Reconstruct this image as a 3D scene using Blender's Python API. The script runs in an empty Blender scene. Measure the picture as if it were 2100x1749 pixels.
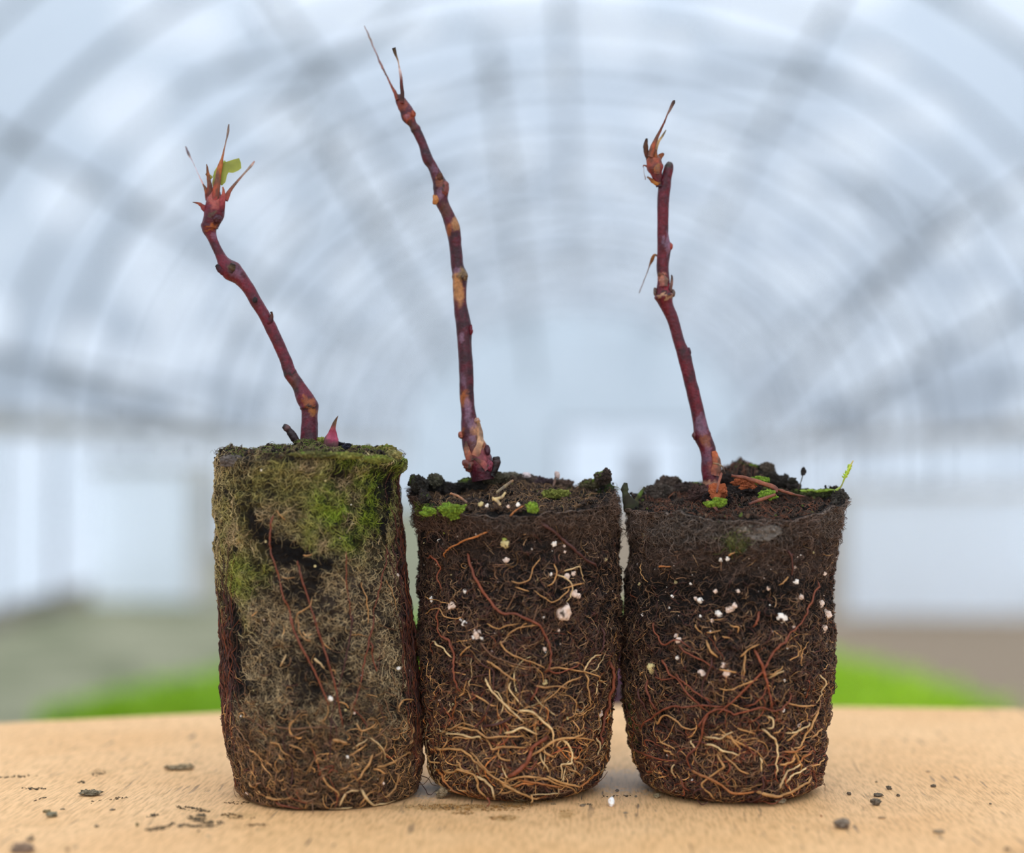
import bpy, math, random
import numpy as np
from mathutils import Vector, Matrix

PI = math.pi
random.seed(7)
RNG = np.random.default_rng(11)
SC = bpy.context.scene
COL = SC.collection
MM = 0.001

# ------------------------------------------------------------------ camera
F = 3200.0                      # focal length in pixels of the 2100 px wide frame
CAM_H = 0.0679
PITCH = math.atan(65.5 / F)
cam_data = bpy.data.cameras.new('camera')
cam = bpy.data.objects.new('camera', cam_data)
COL.objects.link(cam)
cam.location = (0, 0, CAM_H)
cam.rotation_euler = (PI / 2 + PITCH, 0, 0)
cam_data.sensor_width = 36
cam_data.lens = 36 * F / 2100
cam_data.clip_start = 0.01
cam_data.clip_end = 200
cam_data.dof.use_dof = True
cam_data.dof.focus_distance = 0.314
cam_data.dof.aperture_fstop = 6.6
SC.camera = cam

# ------------------------------------------------------------------ world: overcast sky, brighter overhead
world = bpy.data.worlds.new('overcast_sky')
SC.world = world
world.use_nodes = True
nt = world.node_tree
for n in list(nt.nodes):
    nt.nodes.remove(n)
tc = nt.nodes.new('ShaderNodeTexCoord')
sep = nt.nodes.new('ShaderNodeSeparateXYZ')
nt.links.new(tc.outputs['Generated'], sep.inputs[0])
rmp = nt.nodes.new('ShaderNodeValToRGB')
nt.links.new(sep.outputs['Z'], rmp.inputs[0])
rmp.color_ramp.elements[0].position = 0.0
rmp.color_ramp.elements[0].color = (0.80, 0.90, 1.03, 1)
rmp.color_ramp.elements[1].position = 0.35
rmp.color_ramp.elements[1].color = (0.82, 0.91, 1.03, 1)
mr = nt.nodes.new('ShaderNodeMapRange')
mr.inputs['From Min'].default_value = 0.25
mr.inputs['From Max'].default_value = 1.0
mr.inputs['To Min'].default_value = 1.20
mr.inputs['To Max'].default_value = 3.7
nt.links.new(sep.outputs['Z'], mr.inputs['Value'])
bg = nt.nodes.new('ShaderNodeBackground')
nt.links.new(rmp.outputs[0], bg.inputs['Color'])
# sky made brighter behind the camera, added to light the plug fronts
sd = nt.nodes.new('ShaderNodeMapRange')
sd.inputs['From Min'].default_value = 0.0
sd.inputs['From Max'].default_value = -0.9
sd.inputs['To Min'].default_value = 1.0
sd.inputs['To Max'].default_value = 2.3
nt.links.new(sep.outputs['Y'], sd.inputs['Value'])
ml = nt.nodes.new('ShaderNodeMath')
ml.operation = 'MULTIPLY'
nt.links.new(mr.outputs[0], ml.inputs[0])
nt.links.new(sd.outputs[0], ml.inputs[1])
nt.links.new(ml.outputs[0], bg.inputs['Strength'])
wo = nt.nodes.new('ShaderNodeOutputWorld')
nt.links.new(bg.outputs[0], wo.inputs['Surface'])

SC.view_settings.view_transform = 'Standard'
SC.view_settings.look = 'None'
SC.view_settings.gamma = 1
SC.view_settings.use_curve_mapping = False
SC.view_settings.exposure = -0.27
SC.cycles.max_bounces = 10
SC.cycles.transparent_max_bounces = 24


# ------------------------------------------------------------------ geometry of the view (for reading distances off the photo)
def ray(x, y):
    u = (np.asarray(x, float) - 1050) / F
    v = (874.5 - np.asarray(y, float)) / F
    cp, sp = math.cos(PITCH), math.sin(PITCH)
    return u, cp - sp * v, sp + cp * v


def at(x, y, Y):
    dx, dy, dz = ray(x, y)
    return np.array([dx / dy * Y, Y + 0 * dx, CAM_H + dz / dy * Y])


def project(X, Y, Z):
    cp, sp = math.cos(PITCH), math.sin(PITCH)
    zz = Z - CAM_H
    d = Y * cp + zz * sp
    v = (-Y * sp + zz * cp) / d
    return 1050 + F * X / d, 874.5 - F * v


def on_table(x, y):
    dx, dy, dz = ray(x, y)
    t = -CAM_H / dz
    return float(dx * t), float(dy * t)


# ------------------------------------------------------------------ noise
def _hash(ix, iy, iz, seed):
    h = (ix.astype(np.int64) * 374761393 + iy.astype(np.int64) * 668265263 + iz.astype(np.int64) * 2147483647 + seed * 974634777) & 0xFFFFFFFF
    h = ((h ^ (h >> 13)) * 1274126177) & 0xFFFFFFFF
    h = ((h ^ (h >> 16)) * 2246822519) & 0xFFFFFFFF
    h = h ^ (h >> 15)
    return (h & 0xFFFF) / 32767.5 - 1.0


def vnoise(P, seed=0):
    P = np.asarray(P, float)
    I = np.floor(P).astype(np.int64)
    f = P - I
    f = f * f * (3 - 2 * f)
    r = 0
    for dx in (0, 1):
        wx = f[..., 0] if dx else 1 - f[..., 0]
        for dy in (0, 1):
            wy = f[..., 1] if dy else 1 - f[..., 1]
            for dz in (0, 1):
                wz = f[..., 2] if dz else 1 - f[..., 2]
                r = r + wx * wy * wz * _hash(I[..., 0] + dx, I[..., 1] + dy, I[..., 2] + dz, seed)
    return r


def fbm(P, scale, octs=4, seed=0, gain=0.5):
    a, s, r = 1.0, scale, 0
    for k in range(octs):
        r = r + a * vnoise(P * s + 13.7 * k, seed + k)
        a *= gain
        s *= 2.03
    return r


def srgb(r, g, b):
    c = np.array([r, g, b], float) / 255
    return np.where(c <= 0.04045, c / 12.92, ((c + 0.055) / 1.055) ** 2.4)


def sstep(a, b, x):
    t = np.clip((x - a) / (b - a), 0, 1)
    return t * t * (3 - 2 * t)


# ------------------------------------------------------------------ mesh building
def mesh_np(name, V, faces, mat, parent=None, col=None, smooth=True, quads=True):
    V = np.asarray(V, np.float32).reshape(-1, 3)
    me = bpy.data.meshes.new(name)
    faces = np.asarray(faces, np.int32)
    k = faces.shape[1]
    me.vertices.add(len(V))
    me.vertices.foreach_set('co', V.ravel())
    me.loops.add(faces.size)
    me.loops.foreach_set('vertex_index', faces.ravel())
    me.polygons.add(len(faces))
    me.polygons.foreach_set('loop_start', np.arange(0, faces.size, k, dtype=np.int32))
    me.polygons.foreach_set('loop_total', np.full(len(faces), k, np.int32))
    me.polygons.foreach_set('use_smooth', np.full(len(faces), smooth, bool))
    me.update(calc_edges=True)
    if col is not None:
        ca = me.color_attributes.new('Col', 'FLOAT_COLOR', 'POINT')
        c4 = np.ones((len(V), 4), np.float32)
        c4[:, :3] = np.clip(np.asarray(col).reshape(-1, 3), 0, 1)
        ca.data.foreach_set('color', c4.ravel())
    me.materials.append(mat)
    o = bpy.data.objects.new(name, me)
    COL.objects.link(o)
    if parent is not None:
        o.parent = parent
        o.matrix_parent_inverse = Matrix.Translation(-wpos(parent))
    return o


def wpos(o):
    return Vector(o.location)


def empty(name, loc):
    o = bpy.data.objects.new(name, None)
    o.empty_display_size = 0.01
    o.location = loc
    COL.objects.link(o)
    return o


def tag(o, label=None, cat=None, group=None, kind=None):
    if label: o['label'] = label
    if cat: o['category'] = cat
    if group: o['group'] = group
    if kind: o['kind'] = kind
    return o


def tubes(P, Nn, rad, col, sides=4, flat=1.0):
    """P (F,N,3) centre lines, Nn (F,N,3) surface normals, rad (F,N), col (F,3)|(F,N,3) -> V, faces, colours"""
    Fn, N = P.shape[:2]
    T = np.gradient(P, axis=1)
    T /= np.linalg.norm(T, axis=2, keepdims=True) + 1e-12
    B = np.cross(T, Nn)
    B /= np.linalg.norm(B, axis=2, keepdims=True) + 1e-12
    A = np.cross(B, T)
    ph = np.arange(sides) * 2 * PI / sides
    V = P[:, :, None, :] + rad[:, :, None, None] * (np.cos(ph)[None, None, :, None] * A[:, :, None, :] * flat + np.sin(ph)[None, None, :, None] * B[:, :, None, :])
    idx = np.arange(Fn * N * sides).reshape(Fn, N, sides)
    a = idx[:, :-1, :]
    b = idx[:, 1:, :]
    fc = np.stack([a, np.roll(a, -1, 2), np.roll(b, -1, 2), b], -1).reshape(-1, 4)
    if col.ndim == 2:
        col = np.repeat(col[:, None, :], N, 1)
    C = np.repeat(col[:, :, None, :], sides, 2)
    return V.reshape(-1, 3), fc, C.reshape(-1, 3)


def catmull(pts, n):
    pts = np.asarray(pts, float)
    k = len(pts)
    if k == 2:
        t = np.linspace(0, 1, n)[:, None]
        return pts[0] * (1 - t) + pts[1] * t
    ext = np.vstack([2 * pts[0] - pts[1], pts, 2 * pts[-1] - pts[-2]])
    s = np.linspace(0, k - 1 - 1e-6, n)
    i = s.astype(int)
    f = (s - i)[:, None]
    p0, p1, p2, p3 = ext[i], ext[i + 1], ext[i + 2], ext[i + 3]
    return 0.5 * (2 * p1 + (p2 - p0) * f + (2 * p0 - 5 * p1 + 4 * p2 - p3) * f ** 2 + (3 * p1 - p0 - 3 * p2 + p3) * f ** 3)


_t = (1 + 5 ** .5) / 2
ICO_V = np.array([(-1, _t, 0), (1, _t, 0), (-1, -_t, 0), (1, -_t, 0), (0, -1, _t), (0, 1, _t), (0, -1, -_t), (0, 1, -_t), (_t, 0, -1), (_t, 0, 1), (-_t, 0, -1), (-_t, 0, 1)])
ICO_V /= np.linalg.norm(ICO_V[0])
ICO_F = np.array([(0, 11, 5), (0, 5, 1), (0, 1, 7), (0, 7, 10), (0, 10, 11), (1, 5, 9), (5, 11, 4), (11, 10, 2), (10, 7, 6), (7, 1, 8), (3, 9, 4), (3, 4, 2), (3, 2, 6), (3, 6, 8), (3, 8, 9), (4, 9, 5), (2, 4, 11), (6, 2, 10), (8, 6, 7), (9, 8, 1)])


def ico(sub):
    V, Fc = ICO_V.copy(), ICO_F.copy()
    for _ in range(sub):
        mid = {}
        V = list(map(tuple, V))
        nf = []

        def m(a, b):
            k = (min(a, b), max(a, b))
            if k not in mid:
                p = (np.array(V[a]) + np.array(V[b])) / 2
                p /= np.linalg.norm(p)
                mid[k] = len(V)
                V.append(tuple(p))
            return mid[k]
        for a, b, c in Fc:
            ab, bc, ca = m(a, b), m(b, c), m(c, a)
            nf += [(a, ab, ca), (b, bc, ab), (c, ca, bc), (ab, bc, ca)]
        V, Fc = np.array(V), np.array(nf)
    return V, Fc


ICO1, ICO3, ICO4 = ico(1), ico(3), ico(4)


def crumbs(P, size, col, rng, jag=0.35, squash=None):
    """many small jagged grains at P (K,3)"""
    K = len(P)
    base, fc = ICO_V, ICO_F
    A = rng.normal(size=(K, 3, 3))
    Q, _ = np.linalg.qr(A)
    S = size[:, None, None] * (0.55 + 0.7 * rng.random((K, 1, 3)))
    r = 1 + jag * rng.uniform(-1, 1, (K, len(base), 1))
    V = np.einsum('kvj,kji->kvi', base[None] * r * S, Q)
    if squash is not None:
        V[..., 2] *= squash
    V = V + P[:, None, :]
    fcs = (fc[None] + (np.arange(K) * len(base))[:, None, None]).reshape(-1, 3)
    C = np.repeat(col[:, None, :], len(base), 1)
    return V.reshape(-1, 3), fcs, C.reshape(-1, 3)


# ------------------------------------------------------------------ materials
def new_mat(name):
    m = bpy.data.materials.new(name)
    m.use_nodes = True
    n = m.node_tree.nodes
    return m, m.node_tree, n['Principled BSDF']


def attr_mat(name, rough=0.8, spec=0.3, bump=0.0, bscale=3000, var=0.0, vscale=1500, coat=0.0, sub=0.0):
    m, t, b = new_mat(name)
    a = t.nodes.new('ShaderNodeVertexColor')
    a.layer_name = 'Col'
    src = a.outputs['Color']
    tcn = t.nodes.new('ShaderNodeTexCoord')
    if var > 0:
        nz = t.nodes.new('ShaderNodeTexNoise')
        nz.inputs['Scale'].default_value = vscale
        nz.inputs['Detail'].default_value = 4
        t.links.new(tcn.outputs['Object'], nz.inputs['Vector'])
        mrn = t.nodes.new('ShaderNodeMapRange')
        mrn.inputs['From Min'].default_value = 0.3
        mrn.inputs['From Max'].default_value = 0.7
        mrn.inputs['To Min'].default_value = 1 - var
        mrn.inputs['To Max'].default_value = 1 + var
        t.links.new(nz.outputs['Fac'], mrn.inputs['Value'])
        mx = t.nodes.new('ShaderNodeVectorMath')
        mx.operation = 'SCALE'
        t.links.new(src, mx.inputs[0])
        t.links.new(mrn.outputs[0], mx.inputs['Scale'])
        src = mx.outputs[0]
    t.links.new(src, b.inputs['Base Color'])
    b.inputs['Roughness'].default_value = rough
    b.inputs['Specular IOR Level'].default_value = spec
    if coat:
        b.inputs['Coat Weight'].default_value = coat
        b.inputs['Coat Roughness'].default_value = 0.25
    if bump > 0:
        nz = t.nodes.new('ShaderNodeTexNoise')
        nz.inputs['Scale'].default_value = bscale
        nz.inputs['Detail'].default_value = 5
        t.links.new(tcn.outputs['Object'], nz.inputs['Vector'])
        bp = t.nodes.new('ShaderNodeBump')
        bp.inputs['Strength'].default_value = bump
        bp.inputs['Distance'].default_value = 0.0003
        t.links.new(nz.outputs['Fac'], bp.inputs['Height'])
        t.links.new(bp.outputs[0], b.inputs['Normal'])
    return m


M_PEAT = attr_mat('peat', 0.9, 0.15, 0.9, 2600, 0.45, 2200)
M_FIBRE = attr_mat('fibre', 0.85, 0.15)
M_ROOT = attr_mat('root', 0.6, 0.35, 0.5, 2500, 0.22, 900)
M_CRUMB = attr_mat('soil_grain', 0.9, 0.15)
M_PERLITE = attr_mat('perlite', 0.75, 0.3, 0.6, 2500, 0.12, 1500)
M_STEM = attr_mat('stem_bark', 0.45, 0.32, 0.6, 1800, 0.25, 1800)
M_DRY = attr_mat('dry_bract', 0.7, 0.3, 0.4, 2000, 0.2, 1500)
M_LEAF = attr_mat('green_leaf', 0.5, 0.4, 0.2, 900, 0.1, 600)
M_PLANT = attr_mat('foliage', 0.6, 0.3)


def plain_mat(name, col, rough=0.6, metal=0.0, nscale=0, ncol=None):
    m, t, b = new_mat(name)
    b.inputs['Base Color'].default_value = (*col, 1)
    b.inputs['Roughness'].default_value = rough
    b.inputs['Metallic'].default_value = metal
    if nscale:
        tcn = t.nodes.new('ShaderNodeTexCoord')
        nz = t.nodes.new('ShaderNodeTexNoise')
        nz.inputs['Scale'].default_value = nscale
        nz.inputs['Detail'].default_value = 5
        t.links.new(tcn.outputs['Object'], nz.inputs['Vector'])
        rp = t.nodes.new('ShaderNodeValToRGB')
        rp.color_ramp.elements[0].position = 0.35
        rp.color_ramp.elements[1].position = 0.65
        rp.color_ramp.elements[0].color = (*col, 1)
        rp.color_ramp.elements[1].color = (*ncol, 1)
        t.links.new(nz.outputs['Fac'], rp.inputs[0])
        t.links.new(rp.outputs[0], b.inputs['Base Color'])
    return m


def film_mat(name='greenhouse_film', lo=0.0, hi=0.85, sx=(1, 1, 1), tint=(0.97, 0.985, 1.0), milky=(0.75, 0.80, 0.85), lohi=(0.42, 0.92), vs=2.3, dfk=0.75):
    """clear polythene, its milky mottling made up to give blobs of light"""
    m = bpy.data.materials.new(name)
    m.use_nodes = True
    t = m.node_tree
    for n in list(t.nodes):
        t.nodes.remove(n)
    out = t.nodes.new('ShaderNodeOutputMaterial')
    tr = t.nodes.new('ShaderNodeBsdfTransparent')
    tr.inputs[0].default_value = (*tint, 1)
    tl = t.nodes.new('ShaderNodeBsdfTranslucent')
    tl.inputs[0].default_value = (*milky, 1)
    df = t.nodes.new('ShaderNodeBsdfDiffuse')
    df.inputs[0].default_value = (*(np.array(milky) * dfk), 1)
    milk = t.nodes.new('ShaderNodeMixShader')
    milk.inputs[0].default_value = 0.5
    t.links.new(tl.outputs[0], milk.inputs[1])
    t.links.new(df.outputs[0], milk.inputs[2])
    tcn = t.nodes.new('ShaderNodeTexCoord')
    mp = t.nodes.new('ShaderNodeMapping')
    mp.inputs['Scale'].default_value = sx
    t.links.new(tcn.outputs['Object'], mp.inputs[0])
    vo = t.nodes.new('ShaderNodeTexVoronoi')
    vo.feature = 'SMOOTH_F1'
    vo.inputs['Smoothness'].default_value = 0.4
    vo.inputs['Scale'].default_value = vs
    t.links.new(mp.outputs[0], vo.inputs['Vector'])
    nz = t.nodes.new('ShaderNodeTexNoise')
    nz.inputs['Scale'].default_value = 1.4
    nz.inputs['Detail'].default_value = 3
    t.links.new(mp.outputs[0], nz.inputs['Vector'])
    ad = t.nodes.new('ShaderNodeMath')
    ad.operation = 'MULTIPLY_ADD'
    ad.inputs[1].default_value = 0.6
    t.links.new(nz.outputs['Fac'], ad.inputs[0])
    t.links.new(vo.outputs['Distance'], ad.inputs[2])
    mrn = t.nodes.new('ShaderNodeMapRange')
    mrn.interpolation_type = 'SMOOTHSTEP'
    mrn.inputs['From Min'].default_value = lohi[0]
    mrn.inputs['From Max'].default_value = lohi[1]
    mrn.inputs['To Min'].default_value = lo
    mrn.inputs['To Max'].default_value = hi
    t.links.new(ad.outputs[0], mrn.inputs['Value'])
    mix = t.nodes.new('ShaderNodeMixShader')
    t.links.new(mrn.outputs[0], mix.inputs[0])
    t.links.new(tr.outputs[0], mix.inputs[1])
    t.links.new(milk.outputs[0], mix.inputs[2])
    t.links.new(mix.outputs[0], out.inputs['Surface'])
    return m


# ================================================================== THE TUNNEL GREENHOUSE
FLOOR = -0.75
YAW = math.atan(150 / F)
XL, XR = -2.85, 2.60
XC, HW = (XL + XR) / 2, (XR - XL) / 2
LEG, APEX = 0.22, 2.42
Y0, Y1 = -4.0, 25.0


def gw(lx, ly, z):
    """greenhouse coordinates -> world (the tunnel runs a little to the right of straight ahead)"""
    c, s = math.cos(YAW), math.sin(YAW)
    return np.array([lx * c + ly * s, -lx * s + ly * c, z + 0 * lx])


def section(n=40):
    a = np.linspace(PI, 0, n)
    x = XC + HW * np.cos(a)
    z = LEG + (APEX - LEG) * np.sin(a)
    return np.concatenate([[XL], x, [XR]]), np.concatenate([[FLOOR], z, [FLOOR]])


sx_, sz_ = section()
M_FILM = film_mat(sx=(1.0, 0.34, 1.0), hi=0.95, milky=(0.53, 0.565, 0.61), lohi=(0.60, 0.90), vs=2.7)  # bright roof blobs are put into the film's milky pattern
M_FILMW = film_mat('side_film', 0.05, 0.45, (1, 0.6, 0.5))
M_FILME = film_mat('end_film', 0.75, 0.98, (1, 1, 1), milky=(0.62, 0.67, 0.70))
M_STEEL = plain_mat('galvanised_steel', (0.30, 0.32, 0.34), 0.55, 0.2, 6, (0.20, 0.20, 0.20))
M_FLOOR = plain_mat('gravel_floor', tuple(srgb(158, 152, 124)), 0.95, 0, 3, tuple(srgb(118, 118, 90)))
_t2 = M_FLOOR.node_tree                       # weedy gravel on the left, bare brown soil on the right
_pb = _t2.nodes['Principled BSDF']
_pb.inputs['Specular IOR Level'].default_value = 0.1
_src = _pb.inputs['Base Color'].links[0].from_socket
_tc = _t2.nodes.new('ShaderNodeTexCoord')
_sx = _t2.nodes.new('ShaderNodeSeparateXYZ')
_t2.links.new(_tc.outputs['Object'], _sx.inputs[0])
_mr = _t2.nodes.new('ShaderNodeMapRange')
_mr.inputs['From Min'].default_value = -0.4
_mr.inputs['From Max'].default_value = 1.0
_t2.links.new(_sx.outputs['X'], _mr.inputs['Value'])
_mx = _t2.nodes.new('ShaderNodeMix')
_mx.data_type = 'RGBA'
_t2.links.new(_mr.outputs[0], _mx.inputs[0])
_t2.links.new(_src, _mx.inputs[6])
_mx.inputs[7].default_value = (*srgb(148, 128, 106), 1)
_t2.links.new(_mx.outputs[2], _pb.inputs['Base Color'])
M_KICK = plain_mat('kick_board', tuple(srgb(150, 138, 122)), 0.85, 0, 3, tuple(srgb(118, 112, 96)))
M_PALE = plain_mat('white_plastic', tuple(srgb(225, 226, 220)), 0.6, 0, 2, tuple(srgb(205, 205, 198)))
M_BEIGE = plain_mat('beige_rail', tuple(srgb(212, 204, 194)), 0.7, 0, 2, tuple(srgb(160, 156, 148)))


def sheet(name, xs, zs, ly0, ly1, ny, mat):
    ly = np.linspace(ly0, ly1, ny)
    V = np.array([gw(x, l, z) for l in ly for x, z in zip(xs, zs)])
    n = len(xs)
    f = [(j * n + i, j * n + i + 1, (j + 1) * n + i + 1, (j + 1) * n + i) for j in range(ny - 1) for i in range(n - 1)]
    return tag(mesh_np(name, V, f, mat), kind='structure')


sheet('ceiling', sx_[1:-1], sz_[1:-1], Y0, Y1, 30, M_FILM)
sheet('wall_left', np.array([XL, XL]), np.array([FLOOR, LEG]), Y0, Y1, 30, M_FILMW)
sheet('wall_right', np.array([XR, XR]), np.array([FLOOR, LEG]), Y0, Y1, 30, M_FILMW)
sheet('floor', np.array([XL - .1, XR + .1]), np.array([FLOOR, FLOOR]), Y0, Y1 + .2, 4, M_FLOOR)


def wall_end(name, ly, hole=None, mat=None):
    """arched gable sheet, made in upright strips, with an opening for a window if asked"""
    xs = list(np.linspace(XL, XR, 37))
    if hole:
        xs += [hole[0], hole[1]]
    xs = sorted(xs)
    top = lambda x: LEG + (APEX - LEG) * math.sqrt(max(0, 1 - ((x - XC) / HW) ** 2))
    V, f = [], []
    for a, b_ in zip(xs[:-1], xs[1:]):
        spans = [(FLOOR, None)]
        if hole and a >= hole[0] - 1e-6 and b_ <= hole[1] + 1e-6:
            spans = [(FLOOR, hole[2]), (hole[3], None)]
        for z0, z1 in spans:
            k = len(V)
            V += [gw(a, ly, z0), gw(b_, ly, z0), gw(b_, ly, top(b_) if z1 is None else z1), gw(a, ly, top(a) if z1 is None else z1)]
            f.append((k, k + 1, k + 2, k + 3))
    return tag(mesh_np(name, V, f, mat or M_FILME, smooth=False), kind='structure')


WIN = (-0.36, 1.60, -0.50, 0.55)
wall_end('wall_back', Y1, WIN)
wall_end('wall_front', Y0, None, M_FILMW)


def rod(name, pts, r, mat, sides=10, parent=None, n=None, col=None):
    P = catmull(pts, n or max(2, len(pts)))[None]
    T = P[0, -1] - P[0, 0]
    up = np.array([0, 0, 1.0]) if abs(T[2]) < 0.9 * np.linalg.norm(T) else np.array([0, 1.0, 0])
    Nn = np.repeat(up[None, None], P.shape[1], 1)
    V, f, _ = tubes(P, Nn, np.full(P.shape[:2], r), np.ones((1, 3)), sides)
    return mesh_np(name, V, f, mat, parent, col=col)


def hoop_pts(ly, inset=0.03):
    return [tuple(gw(XC + (x - XC) * (1 - inset / HW), ly, z - (inset if z > LEG else 0))) for x, z in zip(sx_, sz_)]


tn = 1
for k, ly in enumerate(np.arange(-3.4, 24.9, 0.82) + np.random.default_rng(5).uniform(-.16, .16, 35)):
    P = np.array(hoop_pts(ly))[None]
    tang = np.gradient(P, axis=1)
    ax = np.repeat(np.array(gw(0.0, 1.0, 0.0))[None, None], P.shape[1], 1)
    V, f, _ = tubes(P, ax, np.full(P.shape[:2], 0.020 if k % 2 == 0 else 0.014), np.ones((1, 3)), 8)
    tag(mesh_np('trim_%d' % tn, V, f, M_STEEL), kind='structure')
    tn += 1


def arch(a, off=0.06):
    return XC + (HW - off) * math.cos(a), LEG + (APEX - LEG - off) * math.sin(a)


# purlins along the tunnel
for a_deg in (8, 33, 62, 90, 118, 147, 171):
    x, z = arch(math.radians(a_deg))
    tag(rod('trim_%d' % tn, [gw(x, Y0, z), gw(x, Y1, z)], 0.017, M_STEEL), kind='structure')
    tn += 1
# diagonal wind braces between the hoops
rb = random.Random(3)
for k in range(34):
    ly = rb.uniform(6.5, 18)
    a0 = math.radians(rb.uniform(10, 170))
    a1 = a0 + math.radians(rb.choice((-1, 1)) * rb.uniform(14, 24))
    p0, p1 = arch(a0, .05), arch(a1, .05)
    am = arch((a0 + a1) / 2, .05)
    dl = rb.uniform(.8, 1.7)
    tag(rod('trim_%d' % tn, [gw(p0[0], ly, p0[1]), gw(am[0], ly + dl / 2, am[1]), gw(p1[0], ly + dl, p1[1])], 0.016, M_STEEL, n=8), kind='structure')
    tn += 1
# longer stays and rails that show as soft diagonals in the photo
for (x0, y0, d0), (x1, y1, d1), r in (
        ((2180, 185, 7.9), (1480, 935, 17), .030), ((520, 30, 8.2), (940, 770, 15), .028),
        ((-40, 728, 7.6), (500, 890, 11.5), .024), ((1000, 60, 8.6), (1095, 790, 20), .022),
        ((-40, 140, 8.2), (220, 40, 8.0), .024), ((2110, 620, 8.2), (1560, 940, 14), .024)):
    tag(rod('trim_%d' % tn, [at(x0, y0, d0), at(x1, y1, d1)], r, M_STEEL), kind='structure')
    tn += 1
# wall plates (beige rails along both sides) and kick boards at the foot of the walls
for side, x in (('left', XL), ('right', XR)):
    s = 1 if side == 'left' else -1
    for nm, z0, z1, th, mt in (('trim_%d' % tn, LEG - .03, LEG + .07, .05, M_BEIGE), ('baseboard_' + side, FLOOR, FLOOR + .10, .03, M_KICK)):
        V = []
        for ly in (Y0, Y1):
            for (xx, zz) in ((x, z0), (x + s * th, z0), (x + s * th, z1), (x, z1)):
                V.append(gw(xx, ly, zz))
        f = [(0, 1, 2, 3), (7, 6, 5, 4), (0, 4, 5, 1), (1, 5, 6, 2), (2, 6, 7, 3), (3, 7, 4, 0)]
        tag(mesh_np(nm, V, f, mt, smooth=False), kind='structure')
    tn += 1


def box_v(x0, x1, y0, y1, z0, z1):
    return [gw(x, y, z) for z in (z0, z1) for x, y in ((x0, y0), (x1, y0), (x1, y1), (x0, y1))], [(3, 2, 1, 0), (4, 5, 6, 7), (0, 1, 5, 4), (1, 2, 6, 5), (2, 3, 7, 6), (3, 0, 4, 7)]


# window in the far gable: frame, mullion and two clear panes
V, f = [], []
for b_ in ((WIN[0] - .05, WIN[0], 24.96, 25.04, WIN[2] - .05, WIN[3] + .05), (WIN[1], WIN[1] + .05, 24.96, 25.04, WIN[2] - .05, WIN[3] + .05), (WIN[0], WIN[1], 24.96, 25.04, WIN[3], WIN[3] + .05), (WIN[0], WIN[1], 24.96, 25.04, WIN[2] - .05, WIN[2]), (.70, 1.02, 24.95, 25.05, WIN[2], WIN[3] - .3)):
    v_, f_ = box_v(*b_)
    f += [tuple(np.array(q) + len(V)) for q in f_]
    V += v_
wn = tag(mesh_np('window_1', V, f, M_STEEL, smooth=False), kind='structure')
M_PANE = film_mat('clear_pane', 0.0, 0.1)
v_, f_ = box_v(WIN[0], WIN[1], 24.995, 25.005, WIN[2], WIN[3])
mesh_np('window_pane', v_, f_, M_PANE, wn, smooth=False)


# white plastic panels, added to stand in for the bright outer walls
def panel(lab, x0, x1, ly, z1, post):
    e = empty('wall_panel', tuple(map(float, gw((x0 + x1) / 2, ly, FLOOR))))
    tag(e, lab, 'panel')
    n = 80
    xs = np.linspace(x0, x1, n)
    wv = .02 * np.sin(xs * 34) + .012 * np.sin(xs * 71 + 1)
    V, f = [], []
    for z in np.linspace(FLOOR + .01, z1, 10):
        V += [gw(x, ly + w * (1 - .3 * (z - FLOOR)), z) for x, w in zip(xs, wv)]
    f = [(j * n + i, j * n + i + 1, (j + 1) * n + i + 1, (j + 1) * n + i) for j in range(9) for i in range(n - 1)]
    mesh_np('sheet', V, f, M_PANEL, e)
    v_, f_ = box_v(x0, x1, ly - .02, ly + .02, z1 - .01, z1 + .03)
    mesh_np('rail', v_, f_, M_BEIGE, e, smooth=False)
    for p0, p1_ in post:
        v_, f_ = box_v(p0, p1_, ly - .05, ly + .01, FLOOR, z1 + .02)
        mesh_np('post', v_, f_, M_BEIGE, e, smooth=False)


M_PANEL = film_mat('panel_film', 0.94, 1.0, (1, 1, .4), milky=(0.93, 0.955, 0.98), dfk=1.0)
panel('white plastic curtain standing in for the bright left wall, ending in a beige post', XL + .06, -2.14, 8.7, 0.02, ((-2.20, -2.08),))
panel('white plastic curtain standing in for the bright right wall', 1.33, XR - .06, 8.1, -0.10, ((1.27, 1.33),))


# crops on the floor ------------------------------------------------
def leaf_carpet(name, outline_fn, n, h, w, cols, rng, parent=None, seed=0):
    """n short bent blades growing from ground points"""
    P0 = outline_fn(n, rng)
    K = len(P0)
    N = 4
    t = np.linspace(0, 1, N)[None, :, None]
    az = rng.uniform(0, 2 * PI, K)
    lean = rng.uniform(.2, .8, K)
    H = h * rng.uniform(.6, 1.2, K)
    d = np.stack([np.cos(az), np.sin(az), 0 * az], -1)
    P = P0[:, None, :] + d[:, None, :] * (t ** 1.6) * (lean * H)[:, None, None] + np.array([0, 0, 1.0]) * t * H[:, None, None]
    Nn = np.repeat(d[:, None, :], N, 1)
    rad = w * np.array([.5, 1, .8, .1])[None, :] * rng.uniform(.7, 1.3, (K, 1))
    c = cols[rng.integers(0, len(cols), K)] * rng.uniform(.8, 1.2, (K, 1))
    V, f, C = tubes(P, Nn, rad, c, 3, 0.3)
    return mesh_np(name, V, f, M_PLANT, parent, col=C)


def ground(x, y, z=FLOOR):
    dx, dy, dz = ray(x, y)
    t = (z - CAM_H) / dz
    return np.array([float(dx * t), float(dy * t)])


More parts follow.
